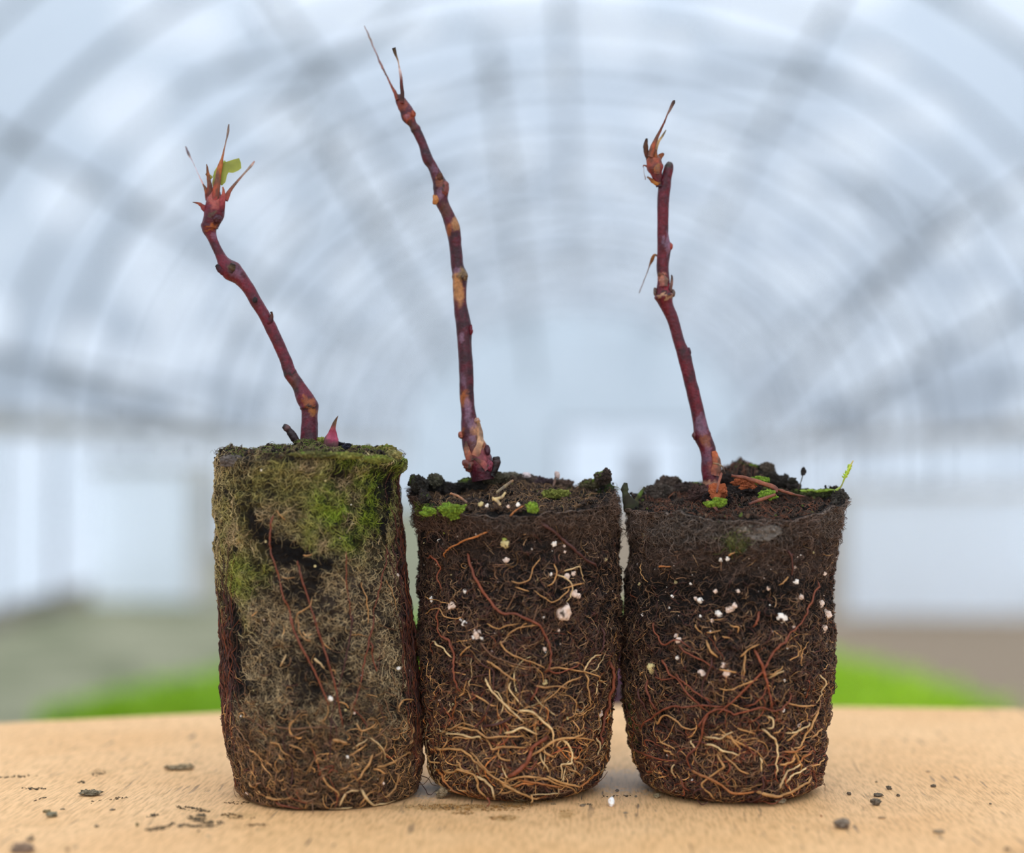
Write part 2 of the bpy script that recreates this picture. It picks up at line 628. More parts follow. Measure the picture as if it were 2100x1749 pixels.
def poly_points(poly, zz):
    poly = np.array(poly)

    def fn(n, rng):
        lo, hi = poly.min(0), poly.max(0)
        out = []
        while len(out) < n:
            p = lo + rng.random(2) * (hi - lo)
            ins = False
            j = len(poly) - 1
            for i in range(len(poly)):
                a, b = poly[i], poly[j]
                if (a[1] > p[1]) != (b[1] > p[1]) and p[0] < (b[0] - a[0]) * (p[1] - a[1]) / (b[1] - a[1]) + a[0]:
                    ins = not ins
                j = i
            if ins:
                out.append((p[0], p[1], zz))
        return np.array(out)
    return fn


ZB = FLOOR + .05
bedL = [ground(60, 1500, ZB), ground(250, 1452, ZB), ground(450, 1410, ZB), ground(855, 1290, ZB), np.array([-.10, ground(1030, 1275, ZB)[1]]), np.array([-.10, ground(1030, 1500, ZB)[1]])]
bedR = [np.array([.02, ground(1052, 1500, ZB)[1]]), np.array([.02, ground(1052, 1275, ZB)[1]]), ground(1290, 1280, ZB), ground(1500, 1315, ZB), ground(1720, 1372, ZB), ground(1870, 1412, ZB), ground(2060, 1475, ZB), ground(2080, 1500, ZB)]
GREEN = np.array([srgb(138, 178, 22), srgb(150, 190, 28), srgb(122, 166, 22), srgb(168, 204, 40)])
LIME = np.array([srgb(168, 206, 36), srgb(184, 216, 44), srgb(150, 194, 34)])
for poly, cols, lab in ((bedL, GREEN, 'bright green bed of low seedlings left of centre on the greenhouse floor'), (bedR, LIME, 'lime green bed of low seedlings right of centre on the greenhouse floor')):
    e = empty('seedling_bed', (float(np.mean([p[0] for p in poly])), float(np.mean([p[1] for p in poly])), FLOOR))
    tag(e, lab, 'plants')
    n = len(poly)
    V = [(p[0], p[1], FLOOR + .002) for p in poly] + [(p[0], p[1], ZB) for p in poly]
    me = bpy.data.meshes.new('soil_tray')
    me.from_pydata([tuple(map(float, v)) for v in V], [], [tuple(range(n, 2 * n)), tuple(range(n - 1, -1, -1))] + [(i, (i + 1) % n, n + (i + 1) % n, n + i) for i in range(n)])
    me.materials.append(plain_mat('bed_soil', tuple(srgb(124, 158, 26)), .9, 0, 8, tuple(srgb(108, 140, 26))))
    o = bpy.data.objects.new('soil_tray', me)
    COL.objects.link(o)
    o.parent = e
    o.matrix_parent_inverse = Matrix.Translation(-e.location)
    s = leaf_carpet('seedling_leaves', poly_points(poly, ZB - .004), 9000, .07, .014, cols, RNG, e)
    s['kind'] = 'stuff'

# purple-leaved plant in a pot just behind the board, seen through the gap
px_, py_ = on_table(1268, 1440)
pp = empty('potted_plant', (0.0 + at(1266, 1400, 1.05)[0], 1.05, FLOOR))
tag(pp, 'purple-leaved plant in a tall pot behind the board, in the gap between two plugs', 'plant')
Xp = pp.location.x
ang = np.linspace(0, 2 * PI, 33)[:-1]
prof = [(.085, FLOOR), (.11, FLOOR + .30), (.122, FLOOR + .30), (.122, FLOOR + .33), (.112, FLOOR + .33), (.105, FLOOR + .31), (.0, FLOOR + .31)]
V = [(Xp + r * math.cos(a), 1.05 + r * math.sin(a), z) for r, z in prof for a in ang]
f = [(j * 32 + i, j * 32 + (i + 1) % 32, (j + 1) * 32 + (i + 1) % 32, (j + 1) * 32 + i) for j in range(len(prof) - 1) for i in range(32)]
mesh_np('pot', V, f, plain_mat('plastic_pot', tuple(srgb(60, 56, 54)), .5), pp)
for k in range(5):
    a = k * 2.4
    rod('stem', [(Xp + .03 * math.cos(a), 1.05 + .03 * math.sin(a), FLOOR + .3), (Xp + .035 * math.cos(a), 1.05 + .035 * math.sin(a), -.25), (Xp + .012 * math.cos(a), 1.05 + .012 * math.sin(a), -.075 - .01 * k)], .004, plain_mat('purple_stem', tuple(srgb(90, 40, 60)), .6), 8, pp, 12)
K = 420
zz = RNG.uniform(-.38, -.062, K)
rr = RNG.uniform(.0, .05, K)
aa = RNG.uniform(0, 2 * PI, K)
P0 = np.stack([Xp + rr * np.cos(aa), 1.05 + rr * np.sin(aa), zz], -1)
V, f, C = tubes(P0[:, None, :] + np.linspace(0, 1, 6)[None, :, None] * (np.stack([np.cos(aa) * .03, np.sin(aa) * .03, RNG.uniform(-.01, .02, K)], -1))[:, None, :],
                np.repeat(np.array([[0, 0, 1.0]])[None], K, 0).repeat(6, 1), np.array([.002, .008, .012, .011, .006, .0005])[None].repeat(K, 0),
                srgb(128, 78, 100)[None] * RNG.uniform(.8, 1.2, (K, 1)), 6, .12)
o = mesh_np('purple_leaves', V, f, M_PLANT, pp, col=C)
o['kind'] = 'stuff'

# ================================================================== THE BOARD
M_WOOD, t, b = new_mat('planed_wood')
tcn = t.nodes.new('ShaderNodeTexCoord')
mp = t.nodes.new('ShaderNodeMapping')
mp.inputs['Rotation'].default_value = (0, 0, math.radians(3.0))
t.links.new(tcn.outputs['Object'], mp.inputs[0])


def scaled(sc):
    q = t.nodes.new('ShaderNodeVectorMath')
    q.operation = 'MULTIPLY'
    q.inputs[1].default_value = sc
    t.links.new(mp.outputs[0], q.inputs[0])
    return q.outputs[0]


def noise_n(sc, scale, detail=4, rough=.6):
    n = t.nodes.new('ShaderNodeTexNoise')
    n.inputs['Scale'].default_value = scale
    n.inputs['Detail'].default_value = detail
    n.inputs['Roughness'].default_value = rough
    t.links.new(scaled(sc), n.inputs['Vector'])
    return n.outputs['Fac']


def ramp(fac, stops):
    r = t.nodes.new('ShaderNodeValToRGB')
    r.color_ramp.elements[0].position, r.color_ramp.elements[0].color = stops[0][0], (*stops[0][1], 1)
    r.color_ramp.elements[1].position, r.color_ramp.elements[1].color = stops[-1][0], (*stops[-1][1], 1)
    for p, c in stops[1:-1]:
        e_ = r.color_ramp.elements.new(p)
        e_.color = (*c, 1)
    t.links.new(fac, r.inputs[0])
    return r.outputs[0]


def mixc(fac, a, b_, mode='MIX'):
    m_ = t.nodes.new('ShaderNodeMix')
    m_.data_type = 'RGBA'
    m_.blend_type = mode
    if isinstance(fac, (int, float)):
        m_.inputs[0].default_value = fac
    else:
        t.links.new(fac, m_.inputs[0])
    for i, v in ((6, a), (7, b_)):
        if isinstance(v, tuple):
            m_.inputs[i].default_value = (*v, 1)
        else:
            t.links.new(v, m_.inputs[i])
    return m_.outputs[2]


W1, W2 = (0.88, 0.525, 0.25), (0.80, 0.44, 0.185)
base = ramp(noise_n((1, 1, 1), 22, 4), [(.3, W2), (.7, W1)])
fine = noise_n((1, .11, 1), 1700, 3)
base = mixc(1.0, base, ramp(fine, [(.3, (.66, .63, .58)), (.56, (1, 1, 1))]), 'MULTIPLY')
fl = noise_n((1, .16, 1), 420, 4)
base = mixc(1.0, base, ramp(fl, [(.3, (.93, .92, .90)), (.7, (1.02, 1.02, 1.02))]), 'MULTIPLY')
# thin open grain checks, in patches
cr = noise_n((1, .085, 1), 760, 2, .5)
crm = ramp(cr, [(.31, (1, 1, 1)), (.36, (0, 0, 0))])
pat = ramp(noise_n((1, 1, 1), 30, 3), [(.42, (0, 0, 0)), (.62, (1, 1, 1))])
crk = mixc(1.0, crm, pat, 'MULTIPLY')
base = mixc(crk, base, (0.20, 0.125, 0.07))
# faint knots / old specks
sp = ramp(noise_n((1, .5, 1), 240, 3, .55), [(.23, (1, 1, 1)), (.29, (0, 0, 0))])
base = mixc(sp, base, (0.30, 0.19, 0.10))


# damp soil stains and painted foot shade on the wood (shape of their own: ellipses broken up by noise)
def stain_shade(cx, cy, rx, ry, col, amount, col_in):
    q = t.nodes.new('ShaderNodeVectorMath')
    q.operation = 'SUBTRACT'
    q.inputs[1].default_value = (cx, cy, 0)
    t.links.new(tcn.outputs['Object'], q.inputs[0])
    q2 = t.nodes.new('ShaderNodeVectorMath')
    q2.operation = 'MULTIPLY'
    q2.inputs[1].default_value = (1 / rx, 1 / ry, 0)
    t.links.new(q.outputs[0], q2.inputs[0])
    ln = t.nodes.new('ShaderNodeVectorMath')
    ln.operation = 'LENGTH'
    t.links.new(q2.outputs[0], ln.inputs[0])
    sb = t.nodes.new('ShaderNodeMath')
    sb.operation = 'ADD'
    t.links.new(ln.outputs['Value'], sb.inputs[0])
    n = t.nodes.new('ShaderNodeMath')
    n.operation = 'MULTIPLY_ADD'
    n.inputs[1].default_value = 2.6
    n.inputs[2].default_value = -1.3
    t.links.new(noise_n((1, .6, 1), 900, 4, .7), n.inputs[0])
    t.links.new(n.outputs[0], sb.inputs[1])
    fac = ramp(sb.outputs[0], [(.55, (amount,) * 3), (1.0, (0, 0, 0))])
    return mixc(fac, col_in, col)


BR = (0.50, 0.285, 0.11)
for (sxp, syp, ex, ey, am) in ((930, 1655, 150, 9, .85), (1040, 1678, 32, 9, .75), (1160, 1671, 19, 11, .8), (490, 1673, 42, 8, .55),
                               (410, 1679, 45, 9, .35), (1060, 1650, 48, 8, .7), (540, 1700, 20, 5, .3), (400, 1660, 45, 5, .4), (210, 1583, 30, 7, .4)):
    X0, Y0_ = on_table(sxp, syp)
    X1, _y = on_table(sxp + ex, syp)
    _x, Y2 = on_table(sxp, syp - ey)
    base = stain_shade(X0, Y0_, abs(X1 - X0), abs(Y2 - Y0_), BR, am, base)
# grey contact shade between the plug feet, painted into the wood
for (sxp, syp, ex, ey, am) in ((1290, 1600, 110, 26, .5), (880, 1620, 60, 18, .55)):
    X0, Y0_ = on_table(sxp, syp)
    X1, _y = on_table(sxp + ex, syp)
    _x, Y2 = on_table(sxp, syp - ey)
    base = stain_shade(X0, Y0_, abs(X1 - X0), abs(Y2 - Y0_), (.42, .36, .32), am, base)
t.links.new(base, b.inputs['Base Color'])
b.inputs['Roughness'].default_value = 0.62
b.inputs['Specular IOR Level'].default_value = 0.18
bp = t.nodes.new('ShaderNodeBump')
bp.inputs['Strength'].default_value = 0.35
bp.inputs['Distance'].default_value = 0.0004
t.links.new(fine, bp.inputs['Height'])
bp2 = t.nodes.new('ShaderNodeBump')
bp2.invert = True
bp2.inputs['Strength'].default_value = 0.6
bp2.inputs['Distance'].default_value = 0.0004
t.links.new(crk, bp2.inputs['Height'])
t.links.new(bp.outputs[0], bp2.inputs['Normal'])
t.links.new(bp2.outputs[0], b.inputs['Normal'])

table = empty('wooden_bench', (0, 0.2, FLOOR))
tag(table, 'pale wooden board on legs that carries the three plugs', 'bench')
# the far edge is read off the photo, the rest of the board runs under the camera
edge = [(-0.62, None), (0.62, None)]
pts = []
for xp, yp in ((-900, 1478), (-400, 1484), (0, 1480.5), (450, 1459), (800, 1450), (1270, 1445), (1700, 1447), (2100, 1452), (2900, 1462)):
    pts.append(on_table(xp, yp))
pts = [p for p in pts if -0.6 < p[0] < .6]
top = [(-0.45, -.12)] + [(-0.45, pts[0][1])] + pts + [(0.45, pts[-1][1]), (0.45, -.12)]
import bmesh
bm = bmesh.new()
vt = [bm.verts.new((x, y, 0)) for x, y in top]
fc = bm.faces.new(vt)
ex = bmesh.ops.extrude_face_region(bm, geom=[fc])
for v in [g for g in ex['geom'] if isinstance(g, bmesh.types.BMVert)]:
    v.co.z = -0.018
bmesh.ops.recalc_face_normals(bm, faces=bm.faces)
edges = [e_ for e_ in bm.edges if all(abs(v.co.z) < 1e-6 for v in e_.verts)]
bmesh.ops.bevel(bm, geom=edges, offset=.0015, segments=3, affect='EDGES')
me = bpy.data.meshes.new('board')
bm.to_mesh(me)
bm.free()
me.materials.append(M_WOOD)
o = bpy.data.objects.new('board', me)
COL.objects.link(o)
o.parent = table
o.matrix_parent_inverse = Matrix.Translation(-table.location)
for lx in (-.38, .38):
    for ly in (-.05, .30):
        V = [(lx + a * .022, ly + c * .022, z) for z in (FLOOR, -.018) for a, c in ((-1, -1), (1, -1), (1, 1), (-1, 1))]
        mesh_np('leg', V, [(3, 2, 1, 0), (4, 5, 6, 7), (0, 1, 5, 4), (1, 2, 6, 5), (2, 3, 7, 6), (3, 0, 4, 7)], M_WOOD, table, smooth=False)


# ================================================================== THE ROOT PLUGS
class Plug:
    """A rooted soil plug: silhouette half-widths by height, an uneven rim and a heaped top."""

    def __init__(self, cy, sil, low, rim, mound, bumps, seed, amp):
        self.cy, self.seed, self.amp = cy, seed, amp
        zs, cx, R = [], [], []
        for y, l, r in sil:
            z = at(1050, y, cy)[2]
            xl, xr = at(l, y, cy)[0], at(r, y, cy)[0]
            zs.append(z)
            cx.append((xl + xr) / 2)
            R.append((xr - xl) / 2 * .995)
        base_c = cx[-1]
        for z, rr in low:
            zs.append(z)
            cx.append(base_c)
            R.append(rr)
        o_ = np.argsort(zs)
        self.zs, self.cxs, self.Rs = np.array(zs)[o_], np.array(cx)[o_], np.array(R)[o_]
        self.rim, self.mound, self.bumps = rim, mound, bumps
        self.cx0 = float(np.mean(cx))

    def cxz(self, z):
        return np.interp(z, self.zs, self.cxs)

    def Rz(self, z):
        return np.interp(z, self.zs, self.Rs)

    def H(self, th):
        zf, zb = self.rim                       # rim height at the front and at the back
        h = (zf + zb) / 2 + (zb - zf) / 2 * (-np.cos(th))
        for a, dz, w in self.bumps:
            d = (th - math.radians(a) + PI) % (2 * PI) - PI
            h = h + dz * np.exp(-(d / w) ** 2)
        P = np.stack([np.cos(th) * 4, np.sin(th) * 4, th * 0 + self.seed], -1)
        return h + 0.0011 * fbm(P, 1.0, 4, self.seed) + .0004 * fbm(P, 4.5, 3, self.seed + 2)

    def disp(self, th, z):
        R = .02
        P = np.stack([R * np.sin(th), -R * np.cos(th), z], -1)
        a = self.amp
        d = a * (0.00045 * fbm(P, 120, 3, self.seed) + 0.00046 * fbm(P, 420, 3, self.seed + 9) + 0.00030 * fbm(P, 1400, 2, self.seed + 21))
        return d * (0.35 + 0.65 * sstep(0, .004, z))

    def surf(self, th, z, lift=0.0):
        r = self.Rz(z) + self.disp(th, z) + lift + self.lip(th, z)
        # the neck bends inwards near the table
        return np.stack([self.cxz(z) + r * np.sin(th), self.cy - r * np.cos(th), z + 0 * th], -1)

    def lip(self, th, z):
        return 0 * z

    def normal(self, th, z):
        dR = (self.Rz(z + .0008) - self.Rz(z - .0008)) / .0016
        n = np.stack([np.sin(th), -np.cos(th), -dR], -1)
        return n / np.linalg.norm(n, axis=-1, keepdims=True)

    def hit(self, x, y):
        """the point of the plug's front seen at photo position (x, y) -> (th, z)"""
        x, y = np.asarray(x, float), np.asarray(y, float)
        Y = self.cy - .015 + 0 * x
        for _ in range(9):
            p = at(x, y, Y)
            z = np.clip(p[2], 0.0, .075)
            dxc = p[0] - self.cxz(z)
            R = self.Rz(z)
            s = np.clip(dxc / R, -.985, .985)
            Yn = self.cy - R * np.sqrt(1 - s * s)
            Y = .5 * Y + .5 * Yn
        return np.arcsin(s), z

    def body(self, name, parent, colfn, nth=620, nz=400, nt=110):
        th = np.linspace(0, 2 * PI, nth, endpoint=False)
        Ht = self.H(th)
        v = np.linspace(0, 1, nz)
        TH, VV = np.meshgrid(th, v)
        Z = VV * Ht[None, :]
        P = self.surf(TH, Z)
        rimP = P[-1]
        c = np.array([self.cxz(Ht.mean()), self.cy])
        # the heaped top: rings from the rim to the centre
        k = np.linspace(0, 1, nt + 1)[1:-1]
        X = rimP[None, :, 0] * (1 - k[:, None]) + c[0] * k[:, None]
        Yy = rimP[None, :, 1] * (1 - k[:, None]) + c[1] * k[:, None]
        zt = self.topz(X, Yy)
        w = sstep(0, .16, k)[:, None]
        Zt = rimP[None, :, 2] * (1 - w) + zt * w
        T = np.stack([X, Yy, Zt], -1)
        bot = np.stack([P[0, :, 0] * .5 + self.cxz(0) * .5, P[0, :, 1] * .5 + self.cy * .5, P[0, :, 2] * 0], -1)[None]
        allv = np.concatenate([bot, P, T], 0)
        nr = allv.shape[0]
        V = allv.reshape(-1, 3)
        idx = np.arange(nr * nth).reshape(nr, nth)
        a, b2 = idx[:-1], idx[1:]
        fq = np.stack([a, np.roll(a, -1, 1), np.roll(b2, -1, 1), b2], -1).reshape(-1, 4)
        cols = colfn(V, False)
        o = mesh_np(name, V, fq, M_PEAT, parent, cols)
        return o

    def topz(self, X, Y):
        zf, zb = self.rim
        z = zf + (zb - zf) * (Y - (self.cy - .02)) / .04
        for mx, my, dz, w in self.mound:
            z = z + dz * np.exp(-(((X - self.cx0 - mx) / w) ** 2 + ((Y - self.cy - my) / w) ** 2))
        P = np.stack([X, Y, X * 0 + self.seed], -1)
        return z + .0009 * fbm(P, 260, 3, self.seed + 3) + .0006 * fbm(P, 900, 3, self.seed + 5)


p1 = Plug(.3195, [(925, 462, 812), (945, 450, 824), (965, 446, 822), (985, 444, 815), (1050, 444, 821), (1120, 447, 826), (1200, 450, 833), (1300, 456, 845), (1380, 460, 855), (1470, 462, 862), (1530, 472, 866), (1560, 478, 866), (1590, 486, 862)],
          [(.0008, .0180), (0, .0166)], (.0684, .0688), [(-.001, 0, .0012, .010)],
          [(-72, .0004, .2), (62, .0008, .14), (-2, .0009, .5), (-35, -.0006, .12)], 3, .9)
p2 = Plug(.3232, [(985, 846, 1252), (1000, 843, 1258), (1040, 855, 1262), (1080, 862, 1262), (1150, 867, 1268), (1200, 864, 1272), (1300, 858, 1268), (1400, 862, 1260), (1500, 869, 1250), (1530, 872, 1247), (1555, 879, 1243), (1575, 888, 1236)],
          [(.0020, .0166), (.0010, .0150), (.0004, .0134), (0, .0118)], (.0572, .0618), [(-.002, .003, .0030, .006), (.006, .006, .0012, .007)],
          [(-97, .0030, .13), (-78, .0008, .1), (98, .0030, .10), (70, .0012, .2)], 17, 1.25)
p3 = Plug(.3235, [(1010, 1296, 1730), (1045, 1292, 1722), (1080, 1294, 1710), (1130, 1296, 1711), (1170, 1290, 1702), (1220, 1284, 1700), (1300, 1275, 1707), (1400, 1280, 1700), (1480, 1290, 1692), (1530, 1296, 1690), (1555, 1302, 1687), (1575, 1311, 1681)],
          [(.0020, .0181), (.0010, .0167), (.0004, .0152), (0, .0136)], (.0560, .0606), [(.005, .010, .0062, .0055), (-.012, .008, .0034, .004), (-.003, 0, .002, .006), (.002, .014, .003, .006)],
          [(96, .0026, .17), (60, .0012, .25), (-100, .0012, .1)], 31, 1.25)


def lip1(th, z):
    H0 = .0684
    n = vnoise(np.stack([np.sin(th) * 5, np.cos(th) * 5, z * 160], -1), 77)
    w = sstep(H0 - .0042, H0 - .0018, z)
    g = np.exp(-(((th - math.radians(72) + PI) % (2 * PI) - PI) / .28) ** 2) * np.exp(-((z - .0672) / .0016) ** 2) * .0014
    return w * (.0004 + .0006 * n) + g


p1.lip = lip1


def ell(px, py, cx, cy, rx, ry, rot=0.0, soft=.35):
    c, s = math.cos(math.radians(rot)), math.sin(math.radians(rot))
    u = ((px - cx) * c + (py - cy) * s) / rx
    v = (-(px - cx) * s + (py - cy) * c) / ry
    return 1 - sstep(1 - soft, 1 + soft, np.sqrt(u * u + v * v))


C_BLACK = srgb(16, 13, 11)


def regions1(V):
    px, py = project(V[:, 0], V[:, 1], V[:, 2])
    n = fbm(V, 260, 4, 5)
    n2 = fbm(V, 90, 3, 6)
    pxn, pyn = px + 22 * n, py + 22 * n2
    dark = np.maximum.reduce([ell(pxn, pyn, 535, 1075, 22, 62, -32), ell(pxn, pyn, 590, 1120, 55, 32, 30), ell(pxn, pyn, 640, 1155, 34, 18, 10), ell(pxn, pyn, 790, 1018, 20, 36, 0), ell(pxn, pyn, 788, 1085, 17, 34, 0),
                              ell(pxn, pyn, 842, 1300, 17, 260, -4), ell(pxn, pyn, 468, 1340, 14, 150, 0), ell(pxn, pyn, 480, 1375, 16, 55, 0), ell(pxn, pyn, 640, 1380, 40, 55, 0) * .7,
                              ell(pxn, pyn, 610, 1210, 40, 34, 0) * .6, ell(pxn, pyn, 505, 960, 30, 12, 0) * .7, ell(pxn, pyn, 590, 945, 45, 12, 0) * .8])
    moss = np.maximum.reduce([ell(pxn, pyn, 730, 1020, 85, 105, 0, .5), ell(pxn, pyn, 775, 965, 55, 40, 0, .5), ell(pxn, pyn, 700, 1110, 60, 30, 0, .6) * .6])
    moss = np.maximum(moss, .55 * ell(pxn, pyn, 505, 1175, 34, 40) + 0)
    olive = np.maximum.reduce([ell(pxn, pyn, 640, 985, 190, 60, 0, .5), ell(pxn, pyn, 495, 1085, 48, 135, 0, .5), ell(pxn, pyn, 700, 1060, 120, 100, 0, .5) * .8, ell(pxn, pyn, 480, 1210, 40, 90) * .8])
    low = sstep(1400, 1600, py + 95 * fbm(V, 150, 3, 44) + 30 * n)
    top = sstep(.0672, .0682, V[:, 2])
    return px, py, n, dark, moss, olive, low, top


def col1(V, fib):
    px, py, n, dark, moss, olive, low, top = regions1(V)
    m = lambda a, b_, f: a * (1 - f[:, None]) + b_ * f[:, None]
    hole = sstep(.12, .5, fbm(V, 620, 3, 15))
    broken = np.clip(.75 + 1.1 * fbm(V, 330, 3, 12), 0, 1)
    if fib:
        c = np.repeat(srgb(180, 156, 116)[None], len(V), 0)
        c = m(c, srgb(158, 148, 84), olive * broken)
        c = m(c, srgb(138, 154, 48), np.clip(moss * 1.1, 0, 1) * broken)
        c = m(c, srgb(104, 78, 52), low * .85)
        c = m(c, srgb(70, 52, 40), dark * .85)
        c = m(c, srgb(60, 46, 34), hole * .6)
    else:
        c = np.repeat(srgb(54, 44, 35)[None], len(V), 0)
        c = m(c, srgb(56, 50, 26), olive)
        c = m(c, srgb(44, 54, 14), np.clip(moss * 1.1, 0, 1) * broken)
        c = m(c, srgb(40, 30, 22), low * .9)
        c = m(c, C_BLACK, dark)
        c = m(c, srgb(24, 19, 15), hole * .85)
        c = m(c, srgb(50, 40, 30), top * .6)
        c = c * (1 + .45 * n[:, None])
    return c


def regions2(V):
    px, py = project(V[:, 0], V[:, 1], V[:, 2])
    n = fbm(V, 260, 4, 25)
    n2 = fbm(V, 90, 3, 26)
    pxn, pyn = px + 20 * n, py + 20 * n2
    moss = np.maximum.reduce([ell(pxn, pyn, 922, 1046, 32, 18), ell(pxn, pyn, 875, 1048, 16, 9), ell(pxn, pyn, 1215, 1005, 55, 18) * .5, ell(pxn, pyn, 1090, 1040, 14, 12) * .8, ell(pxn, pyn, 1150, 1015, 40, 12) * .5])
    felt = np.maximum.reduce([ell(pxn, pyn, 1205, 1080, 60, 75, 0, .5), ell(pxn, pyn, 905, 1165, 38, 45), ell(pxn, pyn, 1000, 1130, 60, 35) * .5, ell(pxn, pyn, 1010, 1395, 30, 22) * .6, ell(pxn, pyn, 1005, 1465, 38, 24) * .8])
    grey = np.maximum(ell(pxn, pyn, 1000, 1055, 110, 26, 8, .5), ell(pxn, pyn, 1140, 1040, 60, 25) * .8)
    return px, py, n, moss, felt, grey


def col2(V, fib):
    px, py, n, moss, felt, grey = regions2(V)
    m = lambda a, b_, f: a * (1 - f[:, None]) + b_ * f[:, None]
    if fib:
        c = np.repeat(srgb(98, 74, 60)[None], len(V), 0)
        c = m(c, srgb(98, 78, 64), felt * .8)
        c = m(c, srgb(98, 86, 76), grey * .7)
        c = m(c, srgb(104, 122, 40), np.clip(moss * 1.3, 0, 1))
    else:
        c = np.repeat(srgb(22, 17, 14)[None], len(V), 0)
        c = m(c, srgb(50, 37, 29), felt * .9)
        c = m(c, srgb(40, 34, 29), grey * .8)
        c = m(c, srgb(50, 62, 18), np.clip(moss * 1.3, 0, 1))
        c = c * (1 + .5 * n[:, None])
    return c


def regions3(V):
    px, py = project(V[:, 0], V[:, 1], V[:, 2])
    n = fbm(V, 260, 4, 35)
    n2 = fbm(V, 90, 3, 36)
    pxn, pyn = px + 20 * n, py + 20 * n2
    felt = np.maximum(sstep(1050, 1075, pyn) * (1 - sstep(1165, 1195, pyn)), ell(pxn, pyn, 1560, 1525, 40, 28) * .7)
    grey = np.maximum.reduce([ell(pxn, pyn, 1420, 1080, 110, 40, -5, .5), ell(pxn, pyn, 1560, 1095, 60, 22), ell(pxn, pyn, 1690, 1060, 30, 50) * .8])
    moss = np.maximum.reduce([ell(pxn, pyn, 1575, 1016, 12, 8), ell(pxn, pyn, 1470, 1030, 18, 8), ell(pxn, pyn, 1530, 957, 40, 6), ell(pxn, pyn, 1670, 1006, 30, 6), ell(pxn, pyn, 1515, 1110, 26, 20) * .5, ell(pxn, pyn, 1300, 1540, 10, 90) * .7])
    rust = ell(pxn, pyn, 1560, 1030, 120, 22, 8) * .7
    return px, py, n, moss, felt, grey, rust


def col3(V, fib):
    px, py, n, moss, felt, grey, rust = regions3(V)
    m = lambda a, b_, f: a * (1 - f[:, None]) + b_ * f[:, None]
    if fib:
        c = np.repeat(srgb(100, 78, 64)[None], len(V), 0)
        c = m(c, srgb(106, 86, 74), felt * .8)
        c = m(c, srgb(108, 96, 86), grey * .8)
        c = m(c, srgb(112, 66, 48), rust * .35)
        c = m(c, srgb(110, 140, 38), np.clip(moss * 1.3, 0, 1))
    else:
        c = np.repeat(srgb(22, 17, 14)[None], len(V), 0)
        c = m(c, srgb(54, 41, 33), felt * .85)
        c = m(c, srgb(42, 36, 31), grey * .7)
        c = m(c, srgb(52, 70, 18), np.clip(moss * 1.3, 0, 1))
        c = c * (1 + .5 * n[:, None])
    return c


def fibre_field(pl, K, L, rad, lift, rng, curl, zlo=.0005, zhi=1.0, N=7, slope=None, prob=None, sides=3, front=0.62):
    """K curly fibres wandering over the plug's side -> points, normals, radii"""
    th = np.where(rng.random(K) < front, rng.uniform(-PI / 2 * 1.05, PI / 2 * 1.05, K), rng.uniform(-PI, PI, K))
    Ht = pl.H(th)
    z = zlo + (np.minimum(Ht, zhi) - zlo) * rng.random(K)
    if prob is not None:
        P = pl.surf(th, z)
        keep = rng.random(K) < prob(P)
        th, z = th[keep], z[keep]
        K = len(th)
    ln = L * rng.uniform(.5, 1.6, K)
    a = rng.uniform(0, 2 * PI, K) if slope is None else slope(rng, K)
    ka = rng.normal(0, curl, K)
    ts, zs_, aa = [th], [z], a
    step = ln / (N - 1)
    R = pl.Rz(z)
    for i in range(N - 1):
        aa = aa + ka + rng.normal(0, curl * .6, K)
        th = th + step * np.cos(aa) / np.maximum(R, .006)
        z = np.clip(z + step * np.sin(aa), .0003, .0735)
        ts.append(th)
        zs_.append(z)
    T, Z = np.stack(ts, 1), np.stack(zs_, 1)
    Z = np.minimum(Z, pl.H(T))
    s = np.linspace(0, 1, N)[None]
    lf = lift * rng.uniform(.2, 1.0, (K, 1)) * np.sin(PI * (s * .9 + .05)) + rng.normal(0, lift * .12, (K, N))
    P = pl.surf(T, Z, lf)
    Nn = pl.normal(T, Z)
    rr = rad * rng.uniform(.6, 1.5, (K, 1)) * (1 - .55 * s)
    return P, Nn, rr


def make_fibres(pl, name, parent, spec, colfn, mat=M_FIBRE, sides=3, kind='stuff'):
    Vs, Fs, Cs, off = [], [], [], 0
    for P, Nn, rr, cf in spec:
        base = colfn(P[:, 0], True) if cf is None else cf(P[:, 0])
        base = base * (.45 + 1.35 * RNG.random((len(P), 1)) ** 1.6)
        V, f, C = tubes(P, Nn, rr, base, sides)
        Vs.append(V); Fs.append(f + off); Cs.append(C)
        off += len(V)
    o = mesh_np(name, np.concatenate(Vs), np.concatenate(Fs), mat, parent, np.concatenate(Cs))
    if kind: o['kind'] = kind
    return o


ZONES = {'A': (420, 880, 4.372), 'B': (420, 1260, 3.802), 'C': (820, 940, 4.373), 'D': (820, 1300, 4.165), 'E': (1240, 920, 3.889), 'G': (1240, 1300, 4.038)}
RC = {'r': srgb(128, 66, 40), 'd': srgb(76, 42, 34), 't': srgb(188, 138, 82), 'p': srgb(220, 186, 132), 'o': srgb(178, 108, 52), 'b': srgb(120, 86, 58)}


